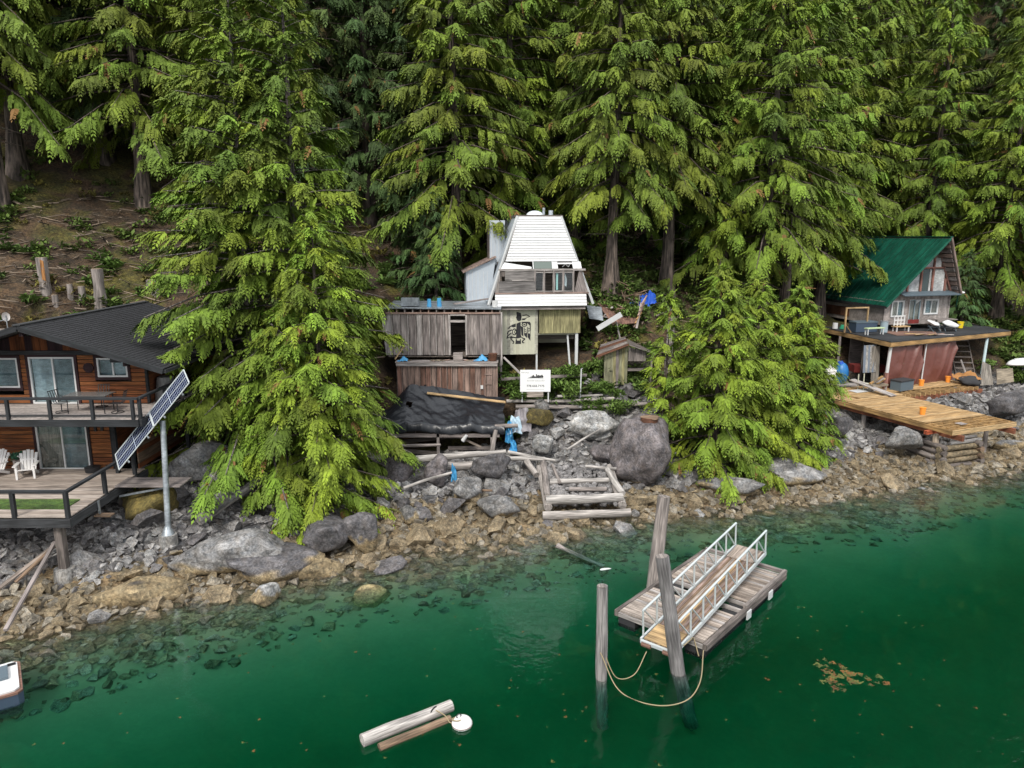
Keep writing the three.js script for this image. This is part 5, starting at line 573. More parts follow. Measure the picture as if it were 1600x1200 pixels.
{ // for-sale board
  const s = thing('sale_sign', 'white for-sale board with phone number standing on the slope', 'sign', [0, 0, 0]); const cv = document.createElement('canvas'); cv.width = 768; cv.height = 560; const x = cv.getContext('2d'); x.fillStyle = '#fdfdfc'; x.fillRect(0, 0, 768, 560); x.fillStyle = '#8a8784'; x.font = '46px sans-serif'; x.fillText('FOR SALE', 26, 84); x.fillStyle = '#141414';
  x.beginPath(); x.moveTo(165, 222); x.quadraticCurveTo(390, 172, 610, 222); x.quadraticCurveTo(390, 196, 165, 222); x.fill(); [[210, 20, 8], [235, 34, 12], [262, 24, 30], [290, 26, 48], [318, 30, 70], [350, 26, 40], [378, 20, 34], [400, 24, 92], [428, 30, 62], [460, 24, 72], [486, 26, 56], [514, 24, 66], [540, 26, 74], [566, 16, 50]].forEach(([a, w, q]) => x.fillRect(a, 200 - q, w, q)); x.fillStyle = '#9a9794'; x.font = '52px serif'; x.textAlign = 'center'; x.fillText('AUSTIN GALLUZO', 392, 292); x.fillStyle = '#4a4846'; x.font = 'bold 74px sans-serif'; x.fillText('778.668.7175', 388, 436); x.fillStyle = '#bdbab8'; x.fillRect(165, 494, 440, 8);
  const ct = new THREE.CanvasTexture(cv); ct.colorSpace = THREE.SRGBColorSpace; const g = box(1.64, 1.2, 0.03, 1.26, 4.74, -39), uv = g.attributes.uv, p = g.attributes.position, n = g.attributes.normal; for (let i = 0; i < uv.count; i++) n.getZ(i) > 0.5 ? uv.setXY(i, (p.getX(i) - 0.44) / 1.64, (p.getY(i) - 4.14) / 1.2) : uv.setXY(i, 0.01, 0.01); P(s, 'board', mat([0.88, 0.88, 0.88], { map: ct, roughness: 0.5 }), g); for (const q of [0.55, 1.97]) P(s, 'post', M.whiteB, box(0.07, 1.7, 0.05, q, 4.4, -39.05)); P(s, 'base_board', M.deckC, box(0.9, 0.28, 0.05, 1.25, 3.98, -39.03));
  const lg = (a, b, r, m, l, r2 = r * 0.85) => solo('driftwood_log', log(V(...a), V(...b), r, r2, 10, 10), m, l, 'log');
  lg([-0.3, 3.55, -39.2], [5.6, 3.62, -39.4], 0.1, M.logA, 'long grey retaining log laid along the top of the boulders', 0.08); lg([0.2, 3.28, -39.0], [7.4, 3.3, -39.4], 0.12, M.logB, 'lower weathered retaining log under the for-sale board'); lg([2.5, 3.75, -39.55], [5.0, 3.8, -39.7], 0.07, M.logC, 'short pale pole lying on the retaining logs');
  solo('plank', bar(V(-0.45, 5.9, -39.8), V(0.55, 4.95, -39.5), 0.06, 0.16), M.greyC, 'pale stair stringer board between shed and for-sale board', 'plank'); solo('stake', bar(V(3.75, 3.7, -39.5), V(3.78, 5.3, -39.5), 0.06, 0.06), M.whiteB, 'white upright stake beside the retaining logs', 'stake'); solo('plank', bar(V(-0.6, 4.6, -40.2), V(4.2, 4.75, -40.6), 0.16, 0.05), M.greyB, 'long grey board edging the fern bank behind the for-sale board', 'plank');
  lg([-4.95, 1.75, -34.2], [-0.3, 2.1, -34.6], 0.2, M.logC, 'thick silvery driftwood trunk lying below the tarp shelter', 0.12); lg([-3.3, 1.6, -33.8], [-0.2, 1.7, -33.9], 0.21, M.logA, 'squared driftwood beam beneath the silvery trunk', 0.2); lg([-0.25, 1.72, -34.6], [1.6, 1.75, -34.5], 0.12, M.logC, 'pale driftwood log pointing at the log crib', 0.1); lg([-0.2, 1.95, -34.9], [2.1, 1.7, -34.3], 0.09, M.logC, 'slim white driftwood pole crossing the pale log', 0.06); lg([0.7, 1.72, -34.2], [1.15, 1.35, -33.2], 0.16, M.logA, 'short round driftwood butt lying beside the log crib', 0.15); lg([2.7, 2.0, -35.2], [4.5, 2.75, -36.4], 0.06, M.logC, 'thin bleached pole lying across the white boulders', 0.045); lg([-4.9, 1.3, -31.6], [-2.8, 1.7, -32.6], 0.07, M.logC, 'thin bleached pole lying on the dark shore rocks', 0.06); lg([3.5, 1.65, -33.6], [4.95, 1.6, -33.4], 0.07, M.logC, 'slim bleached pole behind the log crib', 0.06); lg([-0.9, 2.75, -37.0], [0.3, 2.75, -37.1], 0.12, M.logB, 'short log lying at the tarp shelter corner', 0.1); lg([-6.0, 1.9, -35.2], [-4.7, 1.75, -34.2], 0.12, M.logBrown, 'brown broken log under the tarp shelter posts', 0.1); lg([-5.6, 2.0, -35.9], [-3.6, 2.1, -35.7], 0.08, M.logB, 'grey pole lying behind the silvery trunk', 0.07); lg([-2.0, 1.0, -32.2], [-0.9, 1.05, -31.9], 0.06, M.logBrown, 'short brown stick between the grey boulders', 0.05); lg([-1.0, 2.0, -35.0], [-0.8, 3.0, -35.3], 0.14, M.logB, 'upright knotted driftwood snag by the tarp shelter', 0.1);
}
{ // log crib filled with stone
  const c = thing('log_crib', 'square crib of bleached logs filled with broken stone at the shore', 'log crib', [0, 0, 0]); const L = (a, b, r, m) => P(c, 'log', m, log(V(...a), V(...b), r, r * 0.9, 10, 9, 0.07, 0.02));
  L([1.35, 0.35, -30.6], [5.25, 0.42, -30.8], 0.2, M.logA); L([1.5, 0.92, -31.0], [4.95, 0.98, -31.2], 0.22, M.logC); L([1.75, 1.25, -32.6], [4.7, 1.3, -32.7], 0.13, M.logC); L([2.6, 1.12, -31.9], [4.3, 1.12, -31.9], 0.1, M.logB); L([1.6, 0.65, -30.8], [1.35, 1.4, -34.2], 0.19, M.logA); L([1.55, 1.1, -31.0], [1.55, 1.6, -34.4], 0.15, M.logB); L([4.9, 0.7, -31], [4.7, 1.5, -34], 0.19, M.logA); L([4.95, 1.1, -31.4], [4.5, 1.6, -33.2], 0.16, M.logC); L([2.2, 1.3, -32.4], [1.95, 1.55, -34.2], 0.08, M.logB);
  const g = rockGeo(820, 1, [1, 0.7, 0.8], 9, 0.03, 24), o = new THREE.InstancedMesh(g, M.rubble, 420), m = new THREE.Matrix4(), q = new THREE.Quaternion(), e = new THREE.Euler(), k = new THREE.Color(); for (let i = 0; i < 420; i++) { const z = rr(-34.3, -31.1), d = rr(0.06, 0.2); m.compose(V(rr(1.65, 4.75), lerp(0.72, 1.45, (-31.1 - z) / 3.2), z), q.setFromEuler(e.set(rr(0, 3), rr(0, 6), 0)), V(d, d, d)); o.setMatrixAt(i, m); const b = rr(0.2, 0.5); o.setColorAt(i, k.setRGB(b, b * 0.95, b * 0.93)); } o.name = 'stone_fill'; o.userData.kind = 'stuff'; shadow(o); c.add(o);
  const st = thing('tree_stump', 'old reddish stump sitting on top of the huge boulder', 'stump', [6.55, 3.65, -34.1]); P(st, 'stem', M.rust, log(V(0, -0.3, 0), V(0, 0.3, 0), 0.42, 0.38, 12, 4, 0.15)); P(st, 'rotten_top', M.logBrown, rockGeo(93, 2, [0.4, 0.12, 0.36], 9, 0.2).translate(0, 0.28, 0));
}
{ // collapsed lean-to, debris and snag beside the A-frame
  const d = thing('collapsed_roof', 'collapsed reddish roof panel with broken rafters beside the white house', 'debris', [0, 0, 0]); P(d, 'roof_panel', M.redB, slab([V(5.9, 7.3, -42.9), V(7.4, 7.4, -43.2), V(7.2, 8.1, -44.8), V(5.2, 8.4, -44.8)], 0.06)); for (let i = 0; i < 7; i++) P(d, 'rafter', pick([M.redC, M.newC]), bar(V(7.15 + i * 0.09, 7.15 + i * 0.22, -43.0 - i * 0.1), V(7.5 + i * 0.09, 7.5 + i * 0.24, -43.4 - i * 0.1), 0.05, 0.08)); P(d, 'purlin', M.greyA, bar(V(7.3, 7.1, -42.9), V(7.7, 8.5, -43.9), 0.06, 0.12)); for (let i = 0; i < 10; i++) { const a = V(rr(4.8, 6.4), rr(7.6, 8.5), rr(-44.8, -43.6)); P(d, 'broken_board', pick([M.redC, M.greyC, M.redA, M.newC]), bar(a, a.clone().add(V(rr(-0.7, 0.7), rr(-0.5, 0.2), rr(-0.4, 0.4))), 0.03, 0.12)); } P(d, 'sheet_metal', M.galv, slab([V(4.6, 7.6, -43.6), V(5.4, 7.5, -43.4), V(5.4, 8.2, -44.4), V(4.5, 8.3, -44.6)], 0.02)); P(d, 'prop', M.greyC, bar(V(6.35, 6.4, -42.7), V(6.1, 7.5, -43), 0.07, 0.07));
  solo('gutter', bar(V(4.95, 7.1, -42.6), V(6.35, 7.95, -42.7), 0.28, 0.12), M.whiteB, 'broken length of white gutter leaning against the fallen roof', 'gutter');
  const s = thing('ruined_hut', 'ruined small board hut with a sagging mossy roof', 'hut', [0, 0, 0]); for (let i = 0; i < 8; i++) { const x = 5.15 + i * 0.165; P(s, 'plank', pick([M.algaeB, M.greyB, wood([0.36, 0.35, 0.22])]), slab([V(x, 4.2, -40.4 - i * 0.03), V(x + 0.16, 4.2, -40.4 - i * 0.03), V(x + 0.16, 5.95 + i * 0.07, -40.6), V(x, 5.88 + i * 0.07, -40.6)], 0.03)); } for (let i = 0; i < 6; i++) { const x = 6.5 + i * 0.165; P(s, 'plank', M.greyB, slab([V(x, 5.55, -40.6), V(x + 0.16, 5.55, -40.6), V(x + 0.16, 6.3 - i * 0.04, -40.6), V(x, 6.35 - i * 0.04, -40.6)], 0.03)); } P(s, 'inner_wall', M.lining, box(1.8, 1.6, 0.05, 7.0, 4.9, -41.6)); P(s, 'shelf', M.greyB, box(1.2, 0.1, 0.4, 7.0, 5.0, -41)); for (let i = 0; i < 9; i++) P(s, 'roof_board', pick([M.greyB, M.logB, M.greyD, M.rust]), bar(V(4.65 + i * 0.05, 5.82 + i * 0.06, -40.25 - i * 0.16), V(6.45, 6.5 + i * 0.03, -40.3 - i * 0.16), 0.04, 0.14)); for (let i = 0; i < 7; i++) P(s, 'roof_board', pick([M.greyB, M.greyD]), bar(V(6.5, 6.5 + i * 0.03, -40.3 - i * 0.18), V(7.9, 6.0, -40.4 - i * 0.18), 0.04, 0.15)); P(s, 'post', M.logB, box(0.1, 1.8, 0.1, 7.8, 5.0, -40.6));
  const t = thing('log_snag', 'bare grey upright log standing among the young cedars', 'snag', [9.0, H(9, -42), -42]); P(t, 'stem', M.logB, log(V(0, -0.5, 0), V(0.2, 3.4, -0.3), 0.24, 0.2, 12, 9, 0.06)); P(t, 'cut_face', M.logEnd, cyl(V(0.2, 3.38, -0.3), V(0.2, 3.41, -0.3), 0.18, 0.18, 12));
  const b = thing('blue_tarp', 'crumpled bright blue tarp lying on the slope by the bare trunk', 'tarp', [8.2, H(8.2, -46.2) + 0.25, -46.2]); P(b, 'heap', M.tarpBlue, drape(0.9, 0.8, 31, 0.14, true).rotateX(0.5).translate(0.25, 0.05, 0)); P(b, 'spread', M.tarpBlue, drape(1.1, 0.6, 37, 0.08, true).rotateX(0.5).translate(-0.3, -0.15, 0.3));
  for (let i = 0; i < 16; i++) { const x = rr(6.6, 9.4), z = rr(-47.5, -45.3), y = H(x, z); const a = V(x, y + 0.2, z); solo('fallen_branch', log(a, a.clone().add(V(rr(-1.4, 1.4), rr(0, 0.7), rr(-0.5, 0.5))), 0.05, 0.025, 6, 4), pick([M.redD, M.logBrown, M.logB]), 'broken branch in the deadfall heap beside the bare cedar trunk', 'branch', 'deadfall heap beside the trunk'); }
}
// ---------- green-roofed cabin, terrace, unfinished deck ----------
R = rng(61);
{
  const h = thing('green_roof_cabin', 'taupe gabled cabin with a steep green metal roof', 'house', [27.1, 6.0, -53.6], 0.226), D = -8;
  for (let i = 0; i < 22; i++) { const x = i * 0.252, top = Math.min(1.5 + (x + 0.1) * 1.22, 2.35); P(h, 'wall_board', pick([M.taupe, M.taupeB]), (() => { const holes = [[0.55, 1.6, 0.55, 1.75], [2.0, 3.05, 0, 1.85], [3.35, 4.55, 0.7, 1.8]]; const hit = holes.find(([a, b]) => x + 0.126 > a && x + 0.126 < b); const g = []; const bx = (y0, y1) => g.push(box(0.25, y1 - y0, 0.05, x + 0.125, (y0 + y1) / 2, 0)); if (!hit) bx(0, top); else { if (hit[2] > 0.05) bx(0, hit[2]); if (top > hit[3]) bx(hit[3], top); } return merge(g.length ? g : [box(0.25, 0.05, 0.05, x + 0.125, top, 0)]); })()); }
  P(h, 'side_wall', M.taupeB, box(0.06, 1.75, 8, 0.0, 0.85, D / 2)); P(h, 'side_wall', M.taupeB, box(0.06, 2.4, 8, 5.55, 1.2, D / 2)); P(h, 'back_wall', M.taupeB, box(5.5, 2.4, 0.06, 2.8, 1.2, D)); P(h, 'corner_board', M.taupe, box(0.1, 1.55, 0.1, 0.02, 0.78, 0.02), box(0.1, 2.4, 0.1, 5.52, 1.2, 0.02)); P(h, 'room_wall', M.room, box(4.1, 2.3, 0.06, 3.4, 1.15, -2.2), box(1.1, 1.6, 0.06, 0.75, 0.8, -2.2), box(4.1, 0.06, 7.8, 3.4, 2.42, D / 2)); for (let i = 0; i < 3; i++) P(h, 'wall_panel', M.rust, box(0.02, 0.7, 1.6, -0.06, 0.6, -4.5 - i * 1.0)); 
  opening(h, 'window', 0.6, 1.55, 0.62, 1.7, 0, [M.room, M.blindB], { t: 0.06, f: 0.05, trim: M.whiteB }); opening(h, 'window', 3.4, 4.5, 0.75, 1.76, 0, [M.blindB, M.room], { t: 0.06, f: 0.05, trim: M.whiteB }); opening(h, 'sliding_door', 2.05, 3.0, 0.05, 1.8, 0, [M.room, M.room], { t: 0.05, f: 0.05, trim: M.taupe, frame: M.steelBlue }); P(h, 'torn_blind', M.whiteB, slab([V(2.58, 1.5, 0.1), V(2.95, 1.72, 0.1), V(2.95, 1.78, 0.1), V(2.58, 1.78, 0.1)], 0.01)); P(h, 'door_sill', M.redPaint, box(0.95, 0.3, 0.03, 2.5, 0.2, 0.1));
  // roof
  const rx = 3.85, ry = 6.3, ridge = [V(rx, ry, 1.35), V(rx, ry, D - 0.4)], el = [V(-0.25, 1.42, 0.5), V(-0.25, 1.42, D - 0.4)], er = [V(5.85, 2.3, 0.7), V(5.85, 2.3, D - 0.4)];
  const roof = P(h, 'roof', M.greyD, slab([el[1], el[0], ridge[0], ridge[1]].map((p) => p.clone().add(V(0.03, -0.05, 0))), 0.08), slab([er[0], er[1], ridge[1], ridge[0]].map((p) => p.clone().add(V(-0.03, -0.05, 0))), 0.08)); const nS = 16; for (let i = 0; i < nS; i++) { const a = i / nS, b = (i + 1) / nS - 0.004, e = (t) => el[0].clone().lerp(el[1], t), r = (t) => ridge[0].clone().lerp(ridge[1], t); sub(roof, 'roof_sheet', slab([e(b), e(a), r(a), r(b)], 0.02), M.green); sub(roof, 'seam', bar(e(a).add(V(-0.02, 0.02, 0)), r(a).add(V(-0.02, 0.02, 0)), 0.035, 0.03), M.green); const f = (t) => er[0].clone().lerp(er[1], t); if (i % 4 === 0) sub(roof, 'roof_sheet', slab([f(a), f(a + 0.249), r(a + 0.249), r(a)], 0.02), M.green); }
  sub(roof, 'ridge_cap', bar(ridge[0].clone().add(V(0, 0.03, 0)), ridge[1].clone().add(V(0, 0.03, 0)), 0.06, 0.25), M.green); P(h, 'bargeboard', M.green, bar(el[0].clone().add(V(0, -0.06, 0.02)), ridge[0].clone().add(V(0, -0.06, 0.02)), 0.12, 0.05)); P(h, 'bargeboard', M.redD, bar(er[0].clone().add(V(0, -0.06, 0.02)), ridge[0].clone().add(V(0, -0.06, 0.02)), 0.16, 0.06)); P(h, 'eave_board', M.trim, bar(el[0].clone().add(V(0, -0.1, 0)), el[1].clone().add(V(0, -0.1, 0)), 0.18, 0.05)); for (let i = 0; i < 12; i++) { const a = (i + 0.5) / 12, p = er[0].clone().lerp(ridge[0], a), q = er[1].clone().lerp(ridge[1], a); P(h, 'soffit_board', pick([M.redD, M.greyB]), bar(p.clone().add(V(-0.16, -0.16, -0.05)), p.clone().lerp(q, 0.19).add(V(-0.16, -0.16, 0)), 0.03, 0.26, 1.15)); }
  // glazed gable with pink timbers
  const gx = (y) => (y - 1.55) * (rx / (ry - 1.55)), gr = (y) => lerp(5.6, rx, (y - 2.35) / (ry - 2.35)), pan = (x0, x1, y0, y1, m, n = 'gable_pane') => { const c = [V(Math.max(x0, gx(y0)), y0, -0.02), V(Math.min(x1, gr(y0)), y0, -0.02), V(Math.min(x1, gr(y1)), y1, -0.02), V(Math.max(x0, gx(y1)), y1, -0.02)]; if (c[1].x - c[0].x < 0.05) return; P(h, n, m, slab(c, 0.03)); };
  pan(0.4, 1.7, 2.4, 3.05, M.curtain, 'curtain'); pan(1.8, 2.75, 2.4, 4.05, M.curtain, 'curtain'); pan(2.95, 3.55, 2.4, 4.0, mat([0.05, 0.07, 0.07], { roughness: 0.1 })); pan(3.6, 3.75, 2.4, 4.0, M.curtain, 'curtain'); pan(3.95, 4.9, 2.4, 4.0, M.curtain, 'curtain'); pan(2.1, 2.85, 4.15, 4.9, M.curtain, 'curtain'); pan(3.0, 3.9, 4.15, 5.6, M.curtain, 'curtain'); pan(3.95, 4.5, 4.15, 4.8, M.curtain, 'curtain'); pan(0.3, 5.6, 2.36, 6.0, M.room, 'gable_backing'); { const g = h.children[h.children.length - 1]; g.position.z = -0.08; }
  for (const [x, y0, y1] of [[1.75, 2.4, 3.7], [2.86, 2.4, 5.0], [3.85, 2.4, 6.0], [4.95, 2.4, 3.3]]) P(h, 'timber', M.pinkTrim, box(0.13, y1 - y0, 0.1, x, (y0 + y1) / 2, 0.04)); P(h, 'timber', M.pinkTrim, box(2.7, 0.11, 0.1, 3.4, 4.1, 0.05)); P(h, 'timber', M.pinkTrim, box(0.8, 0.1, 0.1, 3.85, 5.55, 0.05)); P(h, 'timber', M.pinkTrim, bar(V(gr(2.4) - 0.1, 2.4, 0.05), V(rx + 0.1, 6.0, 0.05), 0.12, 0.1)); P(h, 'canopy', M.slate, slab([V(0.9, 2.18, 0.9), V(5.7, 2.2, 0.9), V(5.7, 2.42, 0), V(0.9, 2.4, 0)], 0.06)); P(h, 'downpipe', M.green, bar(V(5.9, 2.2, 0.4), V(6.2, 1.2, 0), 0.07, 0.07)); P(h, 'lamp', M.plastic, rockGeo(97, 2, [0.22, 0.12, 0.15]).translate(5.95, 2.3, 0.6));
}
const tr = (t, inset = 0) => V(24.75 + 11.6 * t - 0.447 * inset, 0, -47.6 - 5.75 * t - 0.895 * inset); // along the terrace front
{
  const t = thing('terrace', 'black-surfaced terrace on posts in front of the green-roofed cabin', 'terrace', [0, 0, 0]), C4 = [[24.75, -47.6], [36.35, -53.35], [36.2, -57.2], [23.4, -55.6]];
  P(t, 'roofing', M.roofing, poly(C4, 0.06, 5.62)); P(t, 'plank_patch', M.redB, poly([[26.6, -50.6], [29.6, -50.8], [30.4, -52.6], [26.6, -53.0]], 0.03, 5.66)); P(t, 'fascia', M.newC, slab([V(24.72, 5.28, -47.57), V(36.4, 5.28, -53.36), V(36.4, 5.56, -53.36), V(24.72, 5.56, -47.57)], 0.06)); P(t, 'fascia', M.newA, slab([V(23.36, 5.28, -55.6), V(24.72, 5.28, -47.57), V(24.72, 5.56, -47.57), V(23.36, 5.56, -55.6)], 0.06)); P(t, 'soffit', M.greyD, poly(C4.map(([x, z]) => [lerp(x, 30, 0.02), lerp(z, -53, 0.02)]), 0.05, 5.27));
  const pm = { g: M.steelBlue, w: M.whiteB }; P(t, 'post', pm.w, cyl(V(24.85, 2.0, -48.1), V(24.95, 5.25, -48.0), 0.11, 0.11, 10)); P(t, 'post', pm.w, cyl(V(28.1, 1.9, -49.6), V(28.2, 5.25, -49.6), 0.05, 0.05, 8)); P(t, 'post', mat([0.5, 0.62, 0.64]), cyl(V(33.9, 2.6, -52.2), V(34.15, 5.25, -52.5), 0.1, 0.1, 10)); P(t, 'post', M.greyA, cyl(V(23.8, 2, -53), V(23.8, 5.25, -53), 0.1, 0.1, 8)); P(t, 'post', M.greyD, cyl(V(24.6, 2, -51), V(24.6, 5.25, -51), 0.07, 0.07, 8)); P(t, 'post_base', M.pinkTrim, box(0.22, 1.5, 0.22, 24.86, 2.75, -48.05));
  P(t, 'back_wall', M.greyB, box(9, 3.2, 0.1, 29, 3.7, -54.6, 0, 0.3, 0));
  const cloth = (a, b, y0, y1, s, l) => { const N = 60, K = 24, pos = [], uv = [], idx = [], d = b.clone().sub(a), n = V(-d.z, 0, d.x).normalize().negate(); if (n.z < 0) n.negate(); for (let j = 0; j <= K; j++) for (let i = 0; i <= N; i++) { const u = i / N, v = j / K, q = 0.2 * Math.pow(Math.max(0, Math.sin((u * 1.1 + (1 - v) * 0.55 * u) * 15 + s)), 3) * sm(0.15, 0.8, u) * (0.4 + v) + 0.05 * n3(u * 5 + s, v * 5, 3) + 0.14 * Math.sin(PI * u) * Math.sin(PI * v); const p = a.clone().lerp(b, u).addScaledVector(n, q); p.y = lerp(y0 + 0.12 * Math.sin(u * 5 + s), y1 - 0.1 * Math.sin(PI * u), v); pos.push(p.x, p.y, p.z); uv.push(u * 2, v * 2); } for (let j = 0; j < K; j++) for (let i = 0; i < N; i++) { const k = j * (N + 1) + i; idx.push(k, k + 1, k + N + 1, k + 1, k + N + 2, k + N + 1); } const g = new THREE.BufferGeometry(); g.setAttribute('position', new THREE.Float32BufferAttribute(pos, 3)); g.setAttribute('uv', new THREE.Float32BufferAttribute(uv, 2)); g.setIndex(idx); g.computeVertexNormals(); solo('hanging_tarp', g, M.tarpBrown, l, 'tarp'); };
  cloth(tr(0.02, 0.35), tr(0.29, 0.35), 2.3, 5.25, 0.4, 'brown tarp curtain beside the white post under the terrace'); cloth(tr(0.3, 0.35), tr(0.56, 0.35), 2.35, 5.25, 2.1, 'brown tarp curtain next to the outdoor stairs under the terrace');
}
{ // things on the terrace
  const y = 5.66; const box2 = (n, l, c, w, hh, d, x, z, m, lid, r = 0.3) => { const o = thing(n, l, c, [x, y, z], r); P(o, 'body', m, box(w, hh * 0.86, d, 0, hh * 0.43, 0)); P(o, 'lid', lid, box(w + 0.06, hh * 0.12, d + 0.06, 0, hh * 0.93, 0)); return o; };
  box2('storage_bin', 'large navy storage bin with a bowed lid on the terrace', 'bin', 1.7, 0.75, 0.8, 25.2, -52.6, M.navy, M.slate, 0.2);
  const b = thing('barrel', 'pale blue drum standing on the terrace beside the lattice bench', 'barrel', [26.5, y, -52.2]); P(b, 'drum', M.steelBlue, cyl(V(0, 0, 0), V(0, 0.75, 0), 0.26, 0.26, 16)); P(b, 'rim', M.galv, cyl(V(0, 0.75, 0), V(0, 0.79, 0), 0.28, 0.28, 16));
  const e = thing('lattice_bench', 'white bench with a lattice back in front of the cabin', 'bench', [27.9, y, -52.7], 0.25); P(e, 'seat', M.newB, box(1.25, 0.06, 0.45, 0, 0.36, 0.1)); for (const a of [-0.5, 0.5]) for (const q of [-0.08, 0.28]) P(e, 'leg', M.whiteB, box(0.07, 0.36, 0.07, a, 0.18, q)); for (let i = 0; i < 4; i++) P(e, 'back_slat', M.white, box(0.07, 0.72, 0.05, -0.42 + i * 0.28, 0.75, -0.12)); for (const q of [0.5, 0.78, 1.08]) P(e, 'back_rail', M.white, box(0.95, 0.07, 0.055, 0, q, -0.12));
  const bu = thing('bucket', 'bright yellow bucket on the terrace by the cabin corner', 'bucket', [33.4, y, -54.6]); P(bu, 'pail', M.yellow, cyl(V(0, 0, 0), V(0, 0.42, 0), 0.17, 0.22, 14)); P(bu, 'rim', M.yellow, cyl(V(0, 0.42, 0), V(0, 0.46, 0), 0.235, 0.235, 14));
  for (const [x, z, r, l] of [[30.3, -52.6, 0.4, 'white cushioned folding chair near the lattice bench'], [31.6, -52.9, -0.2, 'white cushioned folding chair next to the picnic table']]) { const c = thing('folding_chair', l, 'chair', [x, y, z], r); P(c, 'cushion', M.white, rockGeo(110 + Math.round(x), 3, [0.52, 0.17, 0.38], 8, 0.08).rotateZ(-0.25).rotateX(0.4).translate(0, 0.55, 0)); for (const s of [-1, 1]) { P(c, 'leg', M.slate, bar(V(s * 0.35, 0, 0.3), V(s * 0.35, 0.5, -0.25), 0.04, 0.04)); P(c, 'leg', M.slate, bar(V(s * 0.3, 0, -0.3), V(s * 0.3, 0.5, 0.25), 0.04, 0.04)); } P(c, 'sling', M.slate, box(0.7, 0.03, 0.5, 0, 0.34, 0)); }
  const pt = thing('picnic_table', 'weathered wooden picnic table against the cabin front', 'table', [31.6, y, -53.7], 0.22); for (let i = 0; i < 4; i++) P(pt, 'tabletop_board', M.logB, box(1.7, 0.05, 0.17, 0, 0.75, -0.27 + i * 0.18)); for (const s of [-0.65, 0.65]) { P(pt, 'leg', M.logB, bar(V(s, 0, 0.5), V(s, 0.75, -0.1), 0.05, 0.09)); P(pt, 'leg', M.logB, bar(V(s, 0, -0.5), V(s, 0.75, 0.1), 0.05, 0.09)); } P(pt, 'seat', M.logB, box(1.7, 0.05, 0.22, 0, 0.42, 0.6)); P(pt, 'seat', M.logB, box(1.7, 0.05, 0.22, 0, 0.42, -0.6));
  const fr = thing('doorway_frame', 'bare timber door frame standing on the terrace edge', 'timber frame', [24.4, y, -52.1], 0.25); P(fr, 'upright', M.newB, box(0.09, 1.7, 0.09, -0.85, 0.85, 0)); P(fr, 'upright', M.newB, box(0.09, 1.7, 0.09, 0.95, 0.85, 0)); P(fr, 'crosspiece', M.newB, box(1.9, 0.09, 0.09, 0.05, 1.74, 0)); P(fr, 'brace', M.newB, bar(V(-0.85, 0.6, 0), V(-0.3, 0, 0), 0.06, 0.06));
  const be = thing('bench', 'pale green low bench in front of the navy storage bin', 'bench', [25.2, y, -50.9], 0.3); P(be, 'seat', mat([0.5, 0.62, 0.35]), box(1.5, 0.06, 0.35, 0, 0.45, 0)); for (const a of [-0.65, 0.65]) for (const q of [-0.12, 0.12]) P(be, 'leg', M.whiteB, box(0.06, 0.45, 0.06, a, 0.22, q));
  solo('can', cyl(V(23.9, y, -54.2), V(23.9, y + 0.42, -54.2), 0.2, 0.18, 12), M.white, 'white jug at the far corner of the terrace', 'jug'); solo('can', log(V(24.35, y, -54), V(24.35, y + 0.3, -54), 0.2, 0.12), mat([0.03, 0.3, 0.16]), 'green can beside the white jug on the terrace', 'can'); for (let i = 0; i < 6; i++) solo('loose_board', box(rr(0.8, 1.8), 0.04, 0.12, rr(27.5, 30.5), y + 0.03 + i * 0.01, rr(-51.6, -50.4), 0, rr(-0.3, 0.6), 0), pick([M.newB, M.redC, M.greyC]), 'loose board lying on the terrace edge', 'plank', 'loose boards on the terrace');
}
